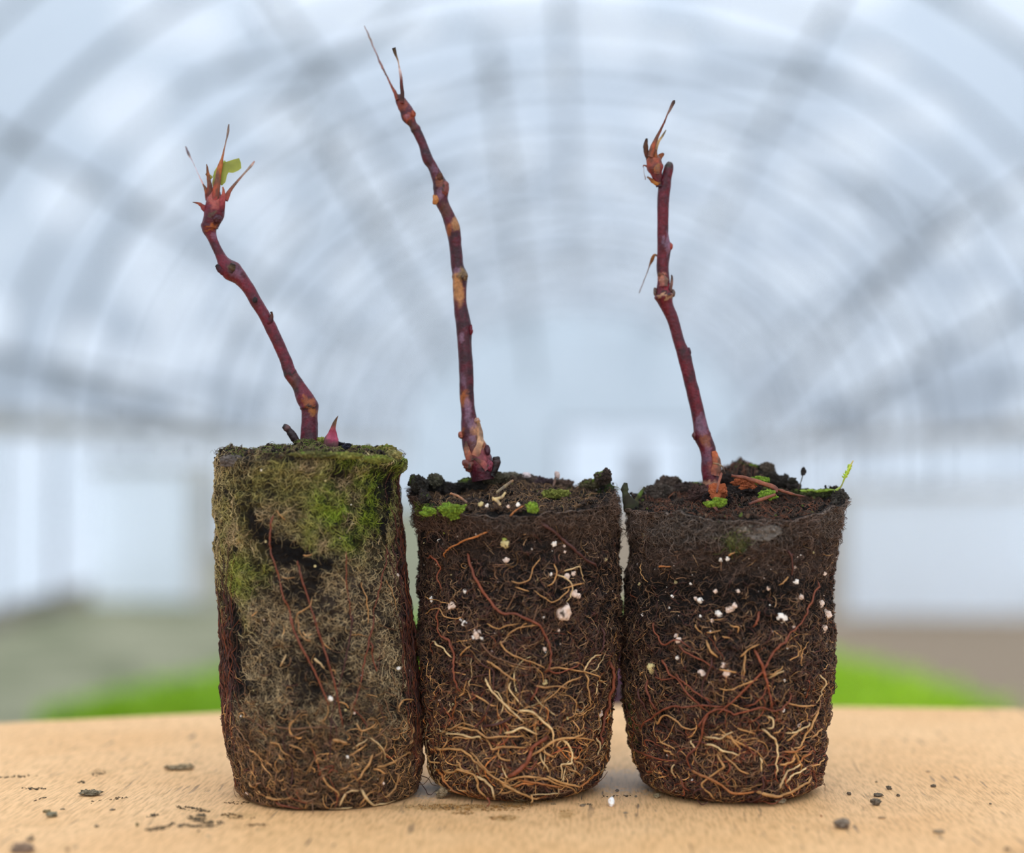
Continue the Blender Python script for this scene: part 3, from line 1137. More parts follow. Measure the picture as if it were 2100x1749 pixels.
def trace_root(pl, zone, w, ck, pts, parent, idx):
    x0, y0, k = ZONES[zone]
    px = [x0 + p[0] / k for p in pts]
    py = [y0 + p[1] / k for p in pts]
    segs = sum(math.dist((px[i], py[i]), (px[i + 1], py[i + 1])) for i in range(len(px) - 1))
    n = int(max(12, segs / 4.5))
    c = catmull(np.stack([px, py], -1), n)
    th, z = pl.hit(c[:, 0], c[:, 1])
    z = np.maximum(z, .0004)
    r = w / k * .5 * .000098 * 1.0
    rg = np.random.default_rng(1000 + idx)
    s = np.linspace(0, 1, n)
    prof_ = r * (1 - .35 * s) * (1 + .14 * vnoise(np.stack([s * n * .35, s * 0 + idx, s * 0], -1), 5))
    prof_[0] *= .45
    prof_[-1] *= .3
    q = np.arange(n)
    lift = r * .75 + (.00068 if pl is not p1 else .00016) + .00026 * vnoise(np.stack([q * .16, q * 0 + idx * 3.3, q * 0], -1), 8)
    lift = lift * np.minimum(1, np.minimum(q, n - 1 - q) / 3.0)
    # laterals wander a touch sideways as roots do
    P = pl.surf(th, z, lift)
    P[:, 0] += .00007 * vnoise(np.stack([q * .5, q * 0 + idx, q * 0], -1), 3)
    P[:, 2] += .00007 * vnoise(np.stack([q * .5, q * 0 + idx, q * 0 + 9], -1), 4)
    P[:, 2] = np.maximum(P[:, 2], .00025)
    Nn = pl.normal(th, z)
    c0 = RC[ck] if pl is not p1 else RC[ck] * .85
    other = RC['b'] if ck in 'tpo' else RC['d']
    f_ = np.clip(.35 + .5 * vnoise(np.stack([q * .12, q * 0 + idx * 1.7, q * 0], -1), 6), 0, 1)[:, None]
    cc = (c0 * (1 - f_ * .6) + other * f_ * .6) * rg.uniform(.9, 1.1)
    V, f, C = tubes(P[None], Nn[None], prof_[None], cc[None], 8)
    return mesh_np('root', V, f, M_ROOT, parent, C)


def grain(name, c, r, col, parent, seed, mat=M_PERLITE, el=(1, 1, 1), rough=.28, tilt=0.0, sub=ICO3):
    rg = np.random.default_rng(seed)
    V = sub[0].copy()
    d = 1 + rough * fbm(V + seed * 3.1, 1.6, 4, seed % 50)
    V = V * d[:, None] * np.array(el)
    a = rg.uniform(0, 2 * PI) if tilt is None else tilt
    ca, sa = math.cos(a), math.sin(a)
    V = np.stack([V[:, 0] * ca - V[:, 2] * sa, V[:, 1], V[:, 0] * sa + V[:, 2] * ca], -1) * r + c
    n = fbm(V, 1500, 3, 9)
    C = np.asarray(col)[None] * (1 + .12 * n[:, None])
    dk = sstep(.45, .75, fbm(V, 900, 2, seed % 40 + 3))
    C = C * (1 - dk[:, None]) + srgb(60, 44, 34) * dk[:, None]
    return mesh_np(name, V, sub[1], mat, parent, C)


WHITE, PINKW, YELW, GRNW = srgb(232, 222, 208), srgb(218, 192, 172), srgb(196, 178, 124), srgb(170, 178, 80)

ROOTS1 = [
    ('A', 18, 'r', [(615, 770), (600, 860), (590, 980), (590, 1090), (625, 1190), (655, 1290), (690, 1430), (735, 1560), (780, 1700), (800, 1760)]),
    ('B', 18, 'r', [(665, 0), (700, 130), (760, 250), (810, 350), (850, 430), (900, 540), (950, 660), (965, 720)]),
    ('A', 18, 'r', [(825, 1180), (850, 1270), (890, 1400), (930, 1530), (970, 1650), (1008, 1760)]),
    ('B', 18, 'r', [(845, 0), (885, 130), (930, 270), (965, 380), (1000, 500), (1025, 600), (1045, 700), (1080, 880)]),
    ('A', 13, 'r', [(1258, 1100), (1262, 1250), (1265, 1400), (1290, 1560), (1320, 1749)]),
    ('B', 14, 'd', [(1150, 0), (1135, 150), (1105, 290), (1080, 400), (1050, 530), (1015, 680), (990, 800), (980, 930), (975, 1100), (960, 1160)]),
    ('A', 13, 'r', [(1640, 1030), (1600, 1220), (1550, 1420), (1510, 1600), (1495, 1749)]),
    ('B', 14, 'r', [(1315, 0), (1275, 180), (1240, 350), (1210, 530), (1175, 650), (1155, 730), (1200, 780), (1250, 850), (1260, 890)]),
    ('A', 10, 't', [(680, 1325), (740, 1335), (815, 1325)]), ('A', 12, 't', [(960, 1510), (945, 1580), (890, 1620), (830, 1660), (815, 1749)]),
    ('A', 14, 't', [(880, 1130), (930, 1130), (970, 1120)]), ('A', 10, 't', [(640, 730), (690, 770), (720, 825)]),
    ('B', 12, 't', [(730, 30), (740, 130), (790, 190), (830, 205)]), ('B', 18, 'p', [(850, 340), (900, 380), (935, 425)]), ('B', 16, 'p', [(635, 310), (610, 370), (580, 410)]),
    ('B', 14, 't', [(975, 435), (1010, 435), (1020, 470)]), ('B', 24, 't', [(1000, 975), (1050, 980), (1105, 1000)]),
    ('B', 18, 't', [(1300, 1080), (1260, 1160), (1210, 1240), (1175, 1300)]), ('B', 18, 'p', [(1290, 960), (1350, 1010), (1400, 1080), (1420, 1140)]),
    ('B', 20, 't', [(1330, 1190), (1440, 1165), (1530, 1110), (1600, 1075), (1620, 1100)]), ('B', 18, 't', [(1120, 1110), (1200, 1050), (1260, 1000)]), ('B', 16, 'p', [(1150, 1045), (1210, 1000), (1270, 965)]),
    ('B', 22, 't', [(1300, 1200), (1370, 1220), (1385, 1280), (1345, 1330)]), ('B', 20, 'p', [(1050, 1490), (1090, 1400), (1140, 1370), (1210, 1370)]),
    ('B', 22, 'p', [(1215, 1350), (1245, 1420), (1290, 1470), (1330, 1510), (1400, 1490), (1480, 1465)]), ('B', 16, 't', [(1200, 1500), (1260, 1400), (1350, 1375)]),
    ('B', 20, 't', [(1600, 830), (1600, 950), (1560, 1060)]), ('B', 22, 't', [(1500, 1230), (1480, 1340), (1400, 1430)]), ('B', 20, 't', [(480, 1420), (560, 1435), (620, 1430)]),
    ('B', 18, 't', [(360, 1300), (400, 1350), (480, 1420)]), ('B', 18, 'r', [(550, 1460), (640, 1490), (770, 1510)]), ('B', 18, 't', [(340, 1045), (400, 1090), (450, 1150)]),
    ('B', 16, 'b', [(400, 850), (450, 870), (490, 930)]), ('B', 16, 'b', [(640, 940), (720, 940), (790, 900)]), ('B', 14, 'b', [(560, 880), (700, 890), (850, 880), (960, 880)]),
    ('B', 18, 't', [(370, 1290), (385, 1200), (375, 1140)]), ('B', 18, 't', [(905, 1230), (960, 1330), (1040, 1390), (1030, 1430)]), ('B', 14, 'r', [(930, 1190), (1000, 1180), (970, 1240)]),
    ('B', 15, 'r', [(1290, 200), (1310, 350), (1330, 450)]), ('B', 16, 't', [(1500, 760), (1510, 680), (1600, 660), (1560, 700)]), ('B', 14, 'd', [(185, 120), (190, 300), (185, 480), (190, 560)]),
    ('A', 15, 'd', [(1690, 1000), (1710, 1200), (1740, 1400), (1780, 1600), (1800, 1749)]), ('A', 13, 'd', [(1740, 1010), (1750, 1200), (1790, 1450), (1820, 1700)]),
    ('B', 15, 'd', [(1560, 0), (1600, 200), (1640, 400), (1660, 600), (1680, 800)]), ('B', 15, 'd', [(1500, 0), (1560, 250), (1600, 420), (1640, 640)]), ('B', 16, 'p', [(970, 1540), (1070, 1545), (1150, 1525)]),
    ('A', 12, 'd', [(1640, 1060), (1680, 1250), (1690, 1400), (1740, 1560)]), ('A', 12, 't', [(1400, 1370), (1430, 1500), (1460, 1640), (1460, 1749)]), ('A', 11, 't', [(1610, 1340), (1660, 1460), (1710, 1640)]),
    ('B', 16, 't', [(1180, 840), (1210, 900), (1280, 880), (1340, 830)]), ('B', 16, 'b', [(1300, 980), (1370, 920), (1430, 860)]), ('B', 15, 't', [(660, 1010), (730, 1040), (790, 1090)]),
    ('B', 15, 't', [(500, 1000), (580, 1010), (600, 1060), (690, 1110)]), ('B', 14, 'b', [(250, 900), (300, 1000), (330, 1110)]), ('B', 14, 't', [(250, 1130), (300, 1190), (290, 1290)]),
    ('B', 15, 'b', [(870, 1360), (890, 1280), (960, 1240)]), ('B', 14, 'd', [(640, 1150), (680, 1230), (680, 1380)]),
]
ROOTS2 = [
    ('C', 26, 'r', [(600, 850), (640, 950), (700, 1070), (750, 1180), (830, 1290), (920, 1380), (1030, 1385), (1150, 1440), (1240, 1490), (1300, 1590), (1335, 1690), (1340, 1780), (1330, 1860), (1300, 1920)]),
    ('C', 30, 'd', [(1250, 570), (1350, 640), (1450, 720), (1550, 820), (1650, 910), (1760, 975)]), ('C', 18, 'o', [(810, 640), (720, 690), (620, 730), (520, 780), (440, 830), (400, 890)]),
    ('C', 18, 'r', [(230, 900), (300, 875), (350, 910), (375, 970), (355, 1050), (385, 1190)]), ('C', 16, 'r', [(370, 1290), (375, 1400), (370, 1560), (430, 1620), (480, 1700)]),
    ('D', 22, 'r', [(380, 10), (430, 60), (465, 160), (485, 280), (505, 400), (520, 500)]), ('C', 14, 't', [(1000, 1100), (1070, 1115), (1150, 1090), (1180, 1030), (1200, 970), (1270, 890)]),
    ('C', 12, 't', [(1380, 940), (1390, 1020), (1370, 1100), (1310, 1150)]), ('C', 14, 'p', [(1460, 1020), (1520, 985), (1590, 970), (1620, 1040), (1670, 1110)]), ('C', 14, 't', [(1670, 1115), (1560, 1130), (1500, 1150), (1440, 1175)]),
    ('C', 14, 'p', [(1400, 1040), (1470, 1070), (1520, 1130), (1520, 1200), (1480, 1290)]), ('C', 11, 't', [(1520, 1150), (1460, 1220), (1360, 1285), (1280, 1240), (1200, 1180)]), ('C', 12, 't', [(1030, 1150), (1100, 1170), (1160, 1190)]),
    ('C', 12, 'b', [(960, 1360), (1010, 1270), (1045, 1180)]), ('C', 13, 't', [(210, 1410), (300, 1350), (400, 1345), (430, 1400), (500, 1440), (560, 1420)]), ('C', 11, 't', [(225, 1240), (330, 1270), (480, 1300)]),
    ('C', 14, 't', [(960, 1590), (1040, 1530), (1140, 1500), (1240, 1495)]), ('C', 12, 't', [(770, 1480), (880, 1525), (980, 1490), (1090, 1480)]), ('C', 14, 'b', [(1170, 1530), (1200, 1420), (1240, 1300)]),
    ('C', 22, 'd', [(1810, 1510), (1800, 1600), (1770, 1700), (1740, 1790)]), ('D', 18, 'p', [(270, 60), (340, 90), (400, 150), (440, 210)]), ('D', 14, 't', [(860, 60), (900, 130), (980, 180), (1070, 220), (1160, 250), (1230, 290)]),
    ('D', 13, 'b', [(690, 70), (760, 150), (830, 200), (950, 240), (1050, 270), (1200, 290)]), ('D', 17, 't', [(740, 230), (820, 270), (900, 330), (960, 370), (1010, 400)]),
    ('D', 16, 't', [(1240, 290), (1350, 285), (1450, 300), (1560, 320), (1640, 350), (1690, 400), (1750, 400)]), ('D', 18, 'p', [(1560, 330), (1590, 250), (1640, 190), (1700, 170)]), ('D', 12, 'p', [(1610, 340), (1640, 280), (1710, 210), (1780, 110)]),
    ('D', 16, 't', [(1580, 320), (1575, 420), (1585, 540), (1595, 650)]), ('D', 14, 't', [(1560, 360), (1450, 390), (1370, 450), (1300, 520), (1200, 600)]), ('D', 14, 'r', [(1250, 300), (1330, 330), (1450, 290), (1540, 240)]),
    ('D', 15, 'p', [(950, 400), (940, 460), (990, 540), (1060, 630)]), ('D', 18, 'p', [(730, 370), (780, 460), (850, 540), (920, 610), (970, 670), (1020, 710), (1065, 760)]),
    ('D', 14, 'd', [(690, 240), (750, 280), (800, 310), (810, 430), (790, 560), (740, 680), (680, 770), (620, 860), (590, 960), (585, 1010)]), ('D', 14, 'd', [(530, 410), (600, 380), (700, 350), (780, 340)]),
    ('D', 14, 'r', [(560, 590), (650, 540), (620, 480)]), ('D', 18, 't', [(620, 510), (700, 550), (780, 600), (830, 610)]), ('D', 13, 'd', [(990, 360), (1020, 440), (1020, 560), (1000, 650)]), ('D', 27, 'd', [(700, 790), (800, 770), (900, 740), (970, 690)]),
    ('D', 19, 't', [(380, 810), (450, 810), (530, 760), (600, 770), (680, 810)]), ('D', 20, 'p', [(380, 860), (430, 850), (540, 860), (620, 885), (690, 870), (700, 900)]), ('D', 20, 't', [(470, 790), (530, 800), (600, 810), (680, 820), (750, 870), (850, 870), (960, 870), (1080, 865)]),
    ('D', 20, 't', [(420, 920), (480, 880), (560, 890), (640, 890)]), ('D', 22, 'p', [(890, 850), (960, 830), (1040, 790), (1100, 820), (1190, 860)]), ('D', 21, 'p', [(1000, 660), (1100, 650), (1160, 690), (1220, 750), (1280, 810), (1295, 880), (1305, 970)]),
    ('D', 22, 't', [(280, 970), (350, 985), (440, 980), (530, 990), (590, 1020), (640, 1070), (700, 1110), (750, 1160), (810, 1210), (880, 1250), (960, 1300)]), ('D', 20, 't', [(740, 890), (780, 950), (800, 980), (860, 960), (960, 960), (1090, 970)]),
    ('D', 18, 't', [(380, 880), (400, 920), (380, 970), (350, 1000), (350, 1100)]), ('D', 18, 't', [(590, 1000), (680, 1060), (760, 1150), (830, 1180)]), ('D', 22, 't', [(820, 1010), (880, 1060), (950, 1080)]), ('D', 18, 'b', [(890, 1080), (920, 1160), (930, 1190)]),
    ('D', 40, 'r', [(920, 1220), (1000, 1170), (1070, 1110), (1110, 1030), (1130, 970), (1200, 910), (1260, 860)]), ('D', 26, 't', [(1110, 1050), (1200, 990), (1280, 920), (1350, 890), (1450, 880), (1500, 860), (1550, 825)]),
    ('D', 20, 't', [(1480, 880), (1560, 890), (1650, 910)]), ('D', 18, 'p', [(1200, 1000), (1210, 1080), (1250, 1130), (1290, 1200)]), ('D', 22, 't', [(1220, 1000), (1290, 1040), (1330, 1060)]),
    ('D', 20, 'p', [(1380, 890), (1430, 940), (1465, 1010), (1470, 1080), (1440, 1110), (1380, 1120), (1390, 1180), (1380, 1250)]), ('D', 18, 't', [(1490, 1090), (1550, 1110), (1560, 1170)]), ('D', 18, 'r', [(1060, 1130), (1120, 1150), (1180, 1070)]),
    ('D', 24, 't', [(380, 1160), (450, 1180), (530, 1150), (600, 1180), (670, 1230), (690, 1310), (740, 1370), (770, 1440)]), ('D', 23, 'p', [(650, 1210), (720, 1240), (790, 1300), (820, 1350), (815, 1430)]), ('D', 20, 't', [(470, 1060), (520, 1100), (560, 1150), (640, 1180)]),
    ('D', 16, 'b', [(780, 1180), (800, 1100), (850, 1010)]), ('D', 24, 't', [(860, 1250), (920, 1290), (1010, 1340), (1120, 1390), (1200, 1395)]), ('D', 22, 't', [(900, 1270), (960, 1230), (1050, 1210), (1150, 1215), (1230, 1225)]),
    ('D', 20, 'o', [(1000, 1250), (1100, 1255), (1200, 1270), (1290, 1290), (1400, 1310)]), ('D', 20, 't', [(1150, 1250), (1230, 1230), (1340, 1280), (1450, 1310), (1490, 1370)]), ('D', 20, 'o', [(950, 1320), (1050, 1270), (1150, 1280)]),
    ('D', 21, 't', [(1250, 1210), (1350, 1260), (1480, 1290), (1520, 1310)]), ('D', 22, 'o', [(1510, 1320), (1580, 1260), (1650, 1210), (1700, 1160)]), ('D', 18, 't', [(1430, 1150), (1500, 1180), (1560, 1220)]), ('D', 23, 'o', [(300, 1150), (380, 1200), (430, 1270), (500, 1330), (600, 1390)]),
    ('D', 20, 't', [(330, 1230), (400, 1300), (470, 1350), (560, 1400)]), ('D', 18, 't', [(860, 1360), (940, 1340), (1000, 1310)]), ('D', 20, 't', [(250, 1020), (280, 1080), (340, 1110)]),
    ('D', 32, 'r', [(1790, 230), (1780, 400), (1765, 560), (1745, 700), (1715, 850), (1700, 960)]), ('D', 20, 'p', [(1690, 880), (1690, 960), (1675, 1050)]), ('C', 16, 'o', [(980, 530), (1030, 470), (1110, 420)]),
    ('D', 18, 't', [(1150, 440), (1250, 455), (1350, 445), (1440, 465)]), ('D', 20, 'r', [(1120, 570), (1150, 500), (1180, 440)]), ('D', 16, 't', [(520, 190), (570, 140), (620, 90)]),
]
ROOTS3 = [
    ('G', 15, 'r', [(620, 80), (700, 150), (780, 200), (860, 240), (910, 280)]), ('G', 15, 'd', [(885, 170), (885, 260), (840, 350), (815, 430), (820, 510), (870, 570), (920, 610)]), ('G', 17, 't', [(850, 70), (890, 140), (950, 200)]),
    ('G', 16, 't', [(1160, 150), (1150, 250), (1140, 350)]), ('G', 14, 't', [(1120, 190), (1190, 120), (1280, 80)]), ('G', 20, 'r', [(1520, 20), (1440, 80), (1380, 160), (1330, 240), (1300, 300), (1240, 360), (1170, 430), (1090, 520), (1000, 600), (930, 670)]),
    ('G', 14, 't', [(1270, 370), (1180, 390), (1080, 440), (1010, 460), (940, 445)]), ('G', 16, 't', [(950, 290), (1020, 295), (1090, 315)]), ('G', 24, 'r', [(1240, 130), (1290, 270), (1320, 380), (1350, 490), (1375, 630)]),
    ('G', 16, 'p', [(1360, 370), (1420, 310), (1470, 300)]), ('G', 14, 't', [(1350, 340), (1400, 310), (1470, 260)]), ('G', 18, 'r', [(490, 210), (530, 260), (560, 330), (640, 410), (700, 490), (780, 570), (850, 640)]),
    ('G', 16, 'r', [(590, 320), (650, 390), (730, 450), (800, 500), (900, 570)]), ('G', 24, 'r', [(370, 370), (400, 470), (430, 570), (450, 640)]), ('G', 20, 'd', [(310, 440), (350, 560), (370, 660)]), ('G', 14, 'r', [(430, 350), (500, 375), (590, 360)]),
    ('G', 18, 'r', [(320, 790), (400, 700), (500, 630), (600, 590), (700, 600), (800, 585), (900, 595), (1000, 600)]), ('G', 18, 't', [(420, 720), (460, 740), (500, 680), (540, 665), (600, 690), (660, 750), (720, 785), (780, 770)]),
    ('G', 18, 'r', [(780, 770), (810, 720), (880, 640), (960, 620), (1040, 640), (1080, 660), (1200, 620), (1280, 600), (1390, 635), (1470, 580), (1520, 520), (1540, 460)]),
    ('G', 18, 't', [(1490, 560), (1580, 590), (1680, 590), (1760, 590)]), ('G', 16, 'p', [(1755, 320), (1775, 400), (1760, 500), (1750, 590)]), ('G', 22, 't', [(1770, 600), (1740, 680), (1690, 760), (1650, 850), (1600, 920), (1550, 950)]),
    ('G', 20, 'p', [(1490, 820), (1570, 810), (1640, 770), (1690, 720)]), ('G', 20, 't', [(1500, 885), (1540, 840), (1600, 810)]), ('G', 20, 'p', [(1300, 780), (1350, 830), (1410, 890), (1415, 980), (1405, 1080), (1405, 1180)]),
    ('G', 14, 't', [(1380, 820), (1430, 790), (1470, 760)]), ('G', 18, 'p', [(810, 850), (900, 850), (960, 860), (1020, 820), (1100, 795)]), ('G', 16, 't', [(1100, 780), (1180, 800), (1260, 830)]),
    ('G', 20, 'p', [(820, 915), (900, 915), (980, 960), (1060, 980), (1120, 1010)]), ('G', 14, 't', [(1030, 820), (1070, 890), (1140, 960)]), ('G', 18, 'p', [(1340, 675), (1370, 700), (1360, 760), (1330, 775)]), ('G', 16, 'p', [(715, 880), (740, 920), (775, 950)]),
    ('G', 19, 'r', [(860, 650), (830, 740), (810, 840), (770, 930), (710, 990), (700, 1050), (720, 1120)]), ('G', 24, 'o', [(720, 1120), (800, 1160), (880, 1190), (980, 1250), (1040, 1300), (1150, 1310), (1250, 1300)]),
    ('G', 28, 't', [(1250, 1300), (1330, 1320), (1400, 1330), (1500, 1310), (1600, 1250), (1700, 1170)]), ('G', 20, 't', [(930, 985), (970, 1060), (985, 1100), (860, 1190), (820, 1240), (880, 1310), (915, 1370)]),
    ('G', 18, 't', [(990, 1010), (1060, 1060), (1120, 1120), (1200, 1160)]), ('G', 14, 'p', [(590, 1070), (585, 1130), (600, 1200)]), ('G', 16, 't', [(500, 950), (560, 970), (590, 1000)]), ('G', 18, 'r', [(240, 950), (370, 990), (480, 1030), (610, 1050)]),
    ('G', 17, 'r', [(370, 930), (380, 870), (440, 900), (520, 940)]), ('G', 18, 'p', [(1280, 1020), (1290, 1080), (1295, 1150)]), ('G', 20, 'p', [(1420, 1280), (1450, 1200), (1500, 1130), (1560, 1100), (1620, 1060)]),
    ('G', 20, 'p', [(1470, 1240), (1520, 1170), (1600, 1130), (1680, 1100)]), ('G', 22, 't', [(1520, 930), (1560, 990), (1590, 1050), (1640, 1160)]), ('G', 18, 't', [(1430, 1080), (1500, 1060), (1560, 1020)]), ('G', 18, 'o', [(1460, 970), (1560, 960), (1660, 920)]),
    ('G', 16, 'd', [(1300, 1160), (1300, 1260), (1260, 1350), (1190, 1380), (1180, 1350), (1230, 1330)]), ('G', 16, 'd', [(750, 1380), (760, 1300), (820, 1270), (900, 1260)]), ('G', 16, 't', [(440, 820), (500, 880), (560, 920), (610, 970)]),
    ('G', 18, 't', [(1700, 870), (1740, 800), (1780, 770)]), ('G', 14, 'r', [(1330, 410), (1300, 500), (1230, 560), (1140, 600)]), ('E', 16, 'r', [(1700, 1050), (1640, 1140), (1580, 1260), (1570, 1290), (1540, 1380), (1450, 1480), (1390, 1560), (1330, 1633)]),
    ('E', 19, 'd', [(1460, 800), (1480, 900), (1495, 1020)]), ('E', 22, 'r', [(1230, 1290), (1200, 1370), (1180, 1420)]), ('E', 14, 't', [(1460, 1020), (1390, 1090)]), ('E', 16, 'o', [(460, 940), (500, 935), (540, 938)]), ('E', 15, 't', [(990, 850), (1040, 820)]),
    ('E', 12, 't', [(720, 1400), (780, 1480)]), ('E', 14, 't', [(810, 1520), (840, 1590), (880, 1633)]), ('E', 12, 't', [(1000, 1410), (1060, 1420), (1060, 1470)]), ('E', 12, 't', [(810, 1470), (930, 1450)]), ('E', 13, 't', [(940, 1495), (1000, 1510)]),
    ('E', 13, 't', [(870, 1490), (890, 1535)]), ('E', 14, 'r', [(400, 1380), (440, 1480), (500, 1560), (600, 1520), (700, 1590)]), ('E', 10, 'b', [(930, 880), (932, 980)]), ('G', 16, 'r', [(1130, 860), (1200, 960), (1260, 1010)]),
    ('G', 16, 'r', [(1000, 1160), (1040, 1100), (1020, 1060)]), ('G', 16, 't', [(1700, 1100), (1760, 1060), (1800, 1000)]), ('G', 16, 'o', [(1560, 1090), (1640, 1010), (1720, 960)]), ('G', 15, 'r', [(640, 1180), (680, 1260), (720, 1300)]),
]
PERL1 = [('B', 980, 655, 20, WHITE), ('B', 1510, 425, 16, WHITE), ('B', 1528, 418, 12, WHITE), ('B', 1210, 480, 8, WHITE), ('B', 1095, 745, 9, YELW), ('B', 1165, 770, 9, PINKW), ('B', 1110, 1110, 12, WHITE), ('B', 1385, 1315, 13, PINKW), ('B', 1620, 885, 9, WHITE),
         ('B', 343, 1390, 13, PINKW), ('A', 527, 368, 9, WHITE), ('A', 1720, 1310, 14, PINKW), ('A', 1745, 1145, 9, PINKW), ('A', 1080, 462, 9, YELW), ('A', 540, 1010, 12, YELW), ('A', 990, 1228, 12, YELW), ('B', 1600, 440, 9, PINKW), ('B', 95, 320, 9, PINKW)]
PERL2 = [('C', 1470, 1370, 62, PINKW), ('C', 1500, 1060, 24, PINKW), ('C', 1550, 1035, 22, PINKW), ('C', 1548, 1210, 30, PINKW), ('C', 1590, 1232, 24, PINKW), ('C', 950, 915, 24, PINKW), ('C', 945, 765, 36, YELW), ('C', 935, 728, 20, GRNW), ('C', 1385, 765, 22, WHITE), ('C', 600, 1480, 24, WHITE),
         ('C', 690, 1575, 36, PINKW), ('C', 730, 1612, 17, WHITE), ('C', 665, 1605, 16, WHITE), ('C', 590, 1195, 19, WHITE), ('C', 475, 1320, 28, PINKW), ('C', 345, 735, 14, WHITE), ('C', 285, 1265, 22, WHITE), ('C', 780, 425, 14, WHITE), ('C', 1060, 415, 16, WHITE), ('C', 975, 430, 13, PINKW), ('C', 725, 410, 18, YELW),
         ('C', 1475, 785, 12, PINKW), ('C', 1290, 1425, 14, WHITE), ('C', 1350, 1040, 14, WHITE), ('C', 1820, 905, 16, YELW), ('C', 1440, 1545, 14, PINKW), ('C', 1185, 812, 8, WHITE), ('C', 440, 640, 9, GRNW), ('C', 385, 670, 8, GRNW), ('C', 680, 680, 9, PINKW), ('C', 520, 698, 8, PINKW),
         ('C', 1478, 838, 11, PINKW), ('C', 550, 1450, 14, WHITE), ('D', 1240, 415, 19, YELW), ('D', 1425, 715, 18, YELW), ('D', 1715, 690, 34, PINKW), ('D', 340, 560, 14, PINKW), ('D', 445, 605, 11, YELW), ('D', 910, 455, 9, PINKW), ('D', 1240, 130, 16, PINKW), ('D', 875, 1195, 10, WHITE), ('D', 1690, 1100, 22, PINKW), ('D', 1175, 800, 12, YELW)]
PERL3 = [('E', 1410, 1350, 36, WHITE), ('E', 905, 1320, 25, WHITE), ('E', 765, 1210, 22, WHITE), ('E', 722, 1195, 14, PINKW), ('E', 1000, 1280, 26, PINKW), ('E', 1035, 1250, 18, PINKW), ('E', 1755, 1430, 28, PINKW), ('E', 1765, 1320, 34, PINKW), ('E', 1722, 1240, 26, PINKW), ('E', 1505, 1060, 19, WHITE), ('E', 885, 1135, 14, PINKW),
         ('E', 540, 1180, 12, WHITE), ('E', 330, 690, 17, YELW), ('E', 925, 885, 13, WHITE), ('E', 980, 880, 14, WHITE), ('E', 555, 1068, 14, YELW), ('E', 1545, 1180, 19, PINKW), ('E', 1515, 1190, 15, PINKW), ('E', 1740, 995, 16, PINKW), ('E', 1300, 1110, 14, PINKW), ('E', 1060, 1135, 13, PINKW), ('E', 680, 1077, 10, WHITE),
         ('E', 1520, 945, 12, PINKW), ('E', 300, 1325, 12, WHITE), ('E', 220, 912, 8, WHITE), ('E', 275, 922, 8, WHITE), ('E', 570, 1495, 18, PINKW), ('E', 600, 1530, 24, PINKW), ('E', 765, 1335, 10, WHITE), ('E', 855, 1370, 15, PINKW), ('E', 1490, 1415, 12, PINKW), ('E', 510, 1270, 9, WHITE), ('E', 285, 1080, 14, YELW),
         ('G', 800, 325, 28, PINKW), ('G', 610, 195, 17, WHITE), ('G', 1015, 320, 26, PINKW), ('G', 985, 255, 21, PINKW), ('G', 405, 270, 32, YELW), ('G', 400, 305, 24, YELW), ('G', 1465, 630, 14, WHITE), ('G', 1625, 760, 20, PINKW), ('G', 1750, 890, 13, WHITE), ('G', 1690, 800, 11, WHITE), ('G', 1485, 385, 11, WHITE), ('G', 730, 1210, 12, WHITE), ('G', 525, 1000, 11, PINKW)]

plants = []
SPEC = (
    (p1, 'plant_plug', 'tallest root plug, leftmost, wrapped in mossy fibre paper, with a leaning red cutting', 'p1', col1, ROOTS1, PERL1),
    (p2, 'plant_plug', 'middle dark root plug with pale swirling roots at its base and the tallest red cutting', 'p2', col2, ROOTS2, PERL2),
    (p3, 'plant_plug', 'rightmost dark root plug with a lime moss sprig on its top right corner', 'p3', col3, ROOTS3, PERL3))
balls = []
for i, (pl, nm, lab, key, cf, rts, perl) in enumerate(SPEC):
    e = empty(nm, (pl.cx0, pl.cy, 0))
    tag(e, lab, 'plant', 'rooted rose cuttings in bare soil plugs on the board')
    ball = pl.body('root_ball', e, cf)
    plants.append(e)
    balls.append(ball)
    for q, (zn, w, ck, pts) in enumerate(rts):
        trace_root(pl, zn, w, ck, pts, ball, i * 500 + q)
    for q, (zn, u, v, r, c) in enumerate(perl):
        x0, y0, k = ZONES[zn]
        th, z = pl.hit(x0 + u / k, y0 + v / k)
        th, z = float(th), float(z)
        rr = r / k * .000099
        pos = pl.surf(np.array(th), np.array(z), rr * .15)
        if r > 20:
            rr *= 1.05
        grain('perlite_grain', pos, rr, c, ball, 200 + i * 100 + q, el=(1, .75, 1.12 if r < 50 else 1.22), tilt=None if r < 50 else -.3, rough=.34)


def mixcol(*pairs):
    def f(P):
        k = RNG.integers(0, len(pairs), len(P))
        return np.array(pairs)[k]
    return f


# --- plug 1: papery felt of short fibres, mossy above, matted roots towards the base
R1 = np.random.default_rng(101)


def prob1(P):
    px, py, n, dark, moss, olive, low, top = regions1(P.reshape(-1, 3))
    return np.clip(1 - .93 * dark - .35 * low, .03, 1) * np.clip(.75 + .8 * n, .3, 1)


def prob_low(y0, y1, base=.06):
    def f(P):
        px, py = project(P[:, 0], P[:, 1], P[:, 2])
        return base + (1 - base) * sstep(y0, y1, py)
    return f


def strip_slope(rng, K):
    return rng.choice([-PI / 2, PI / 2], K) + rng.normal(0, .22, K)


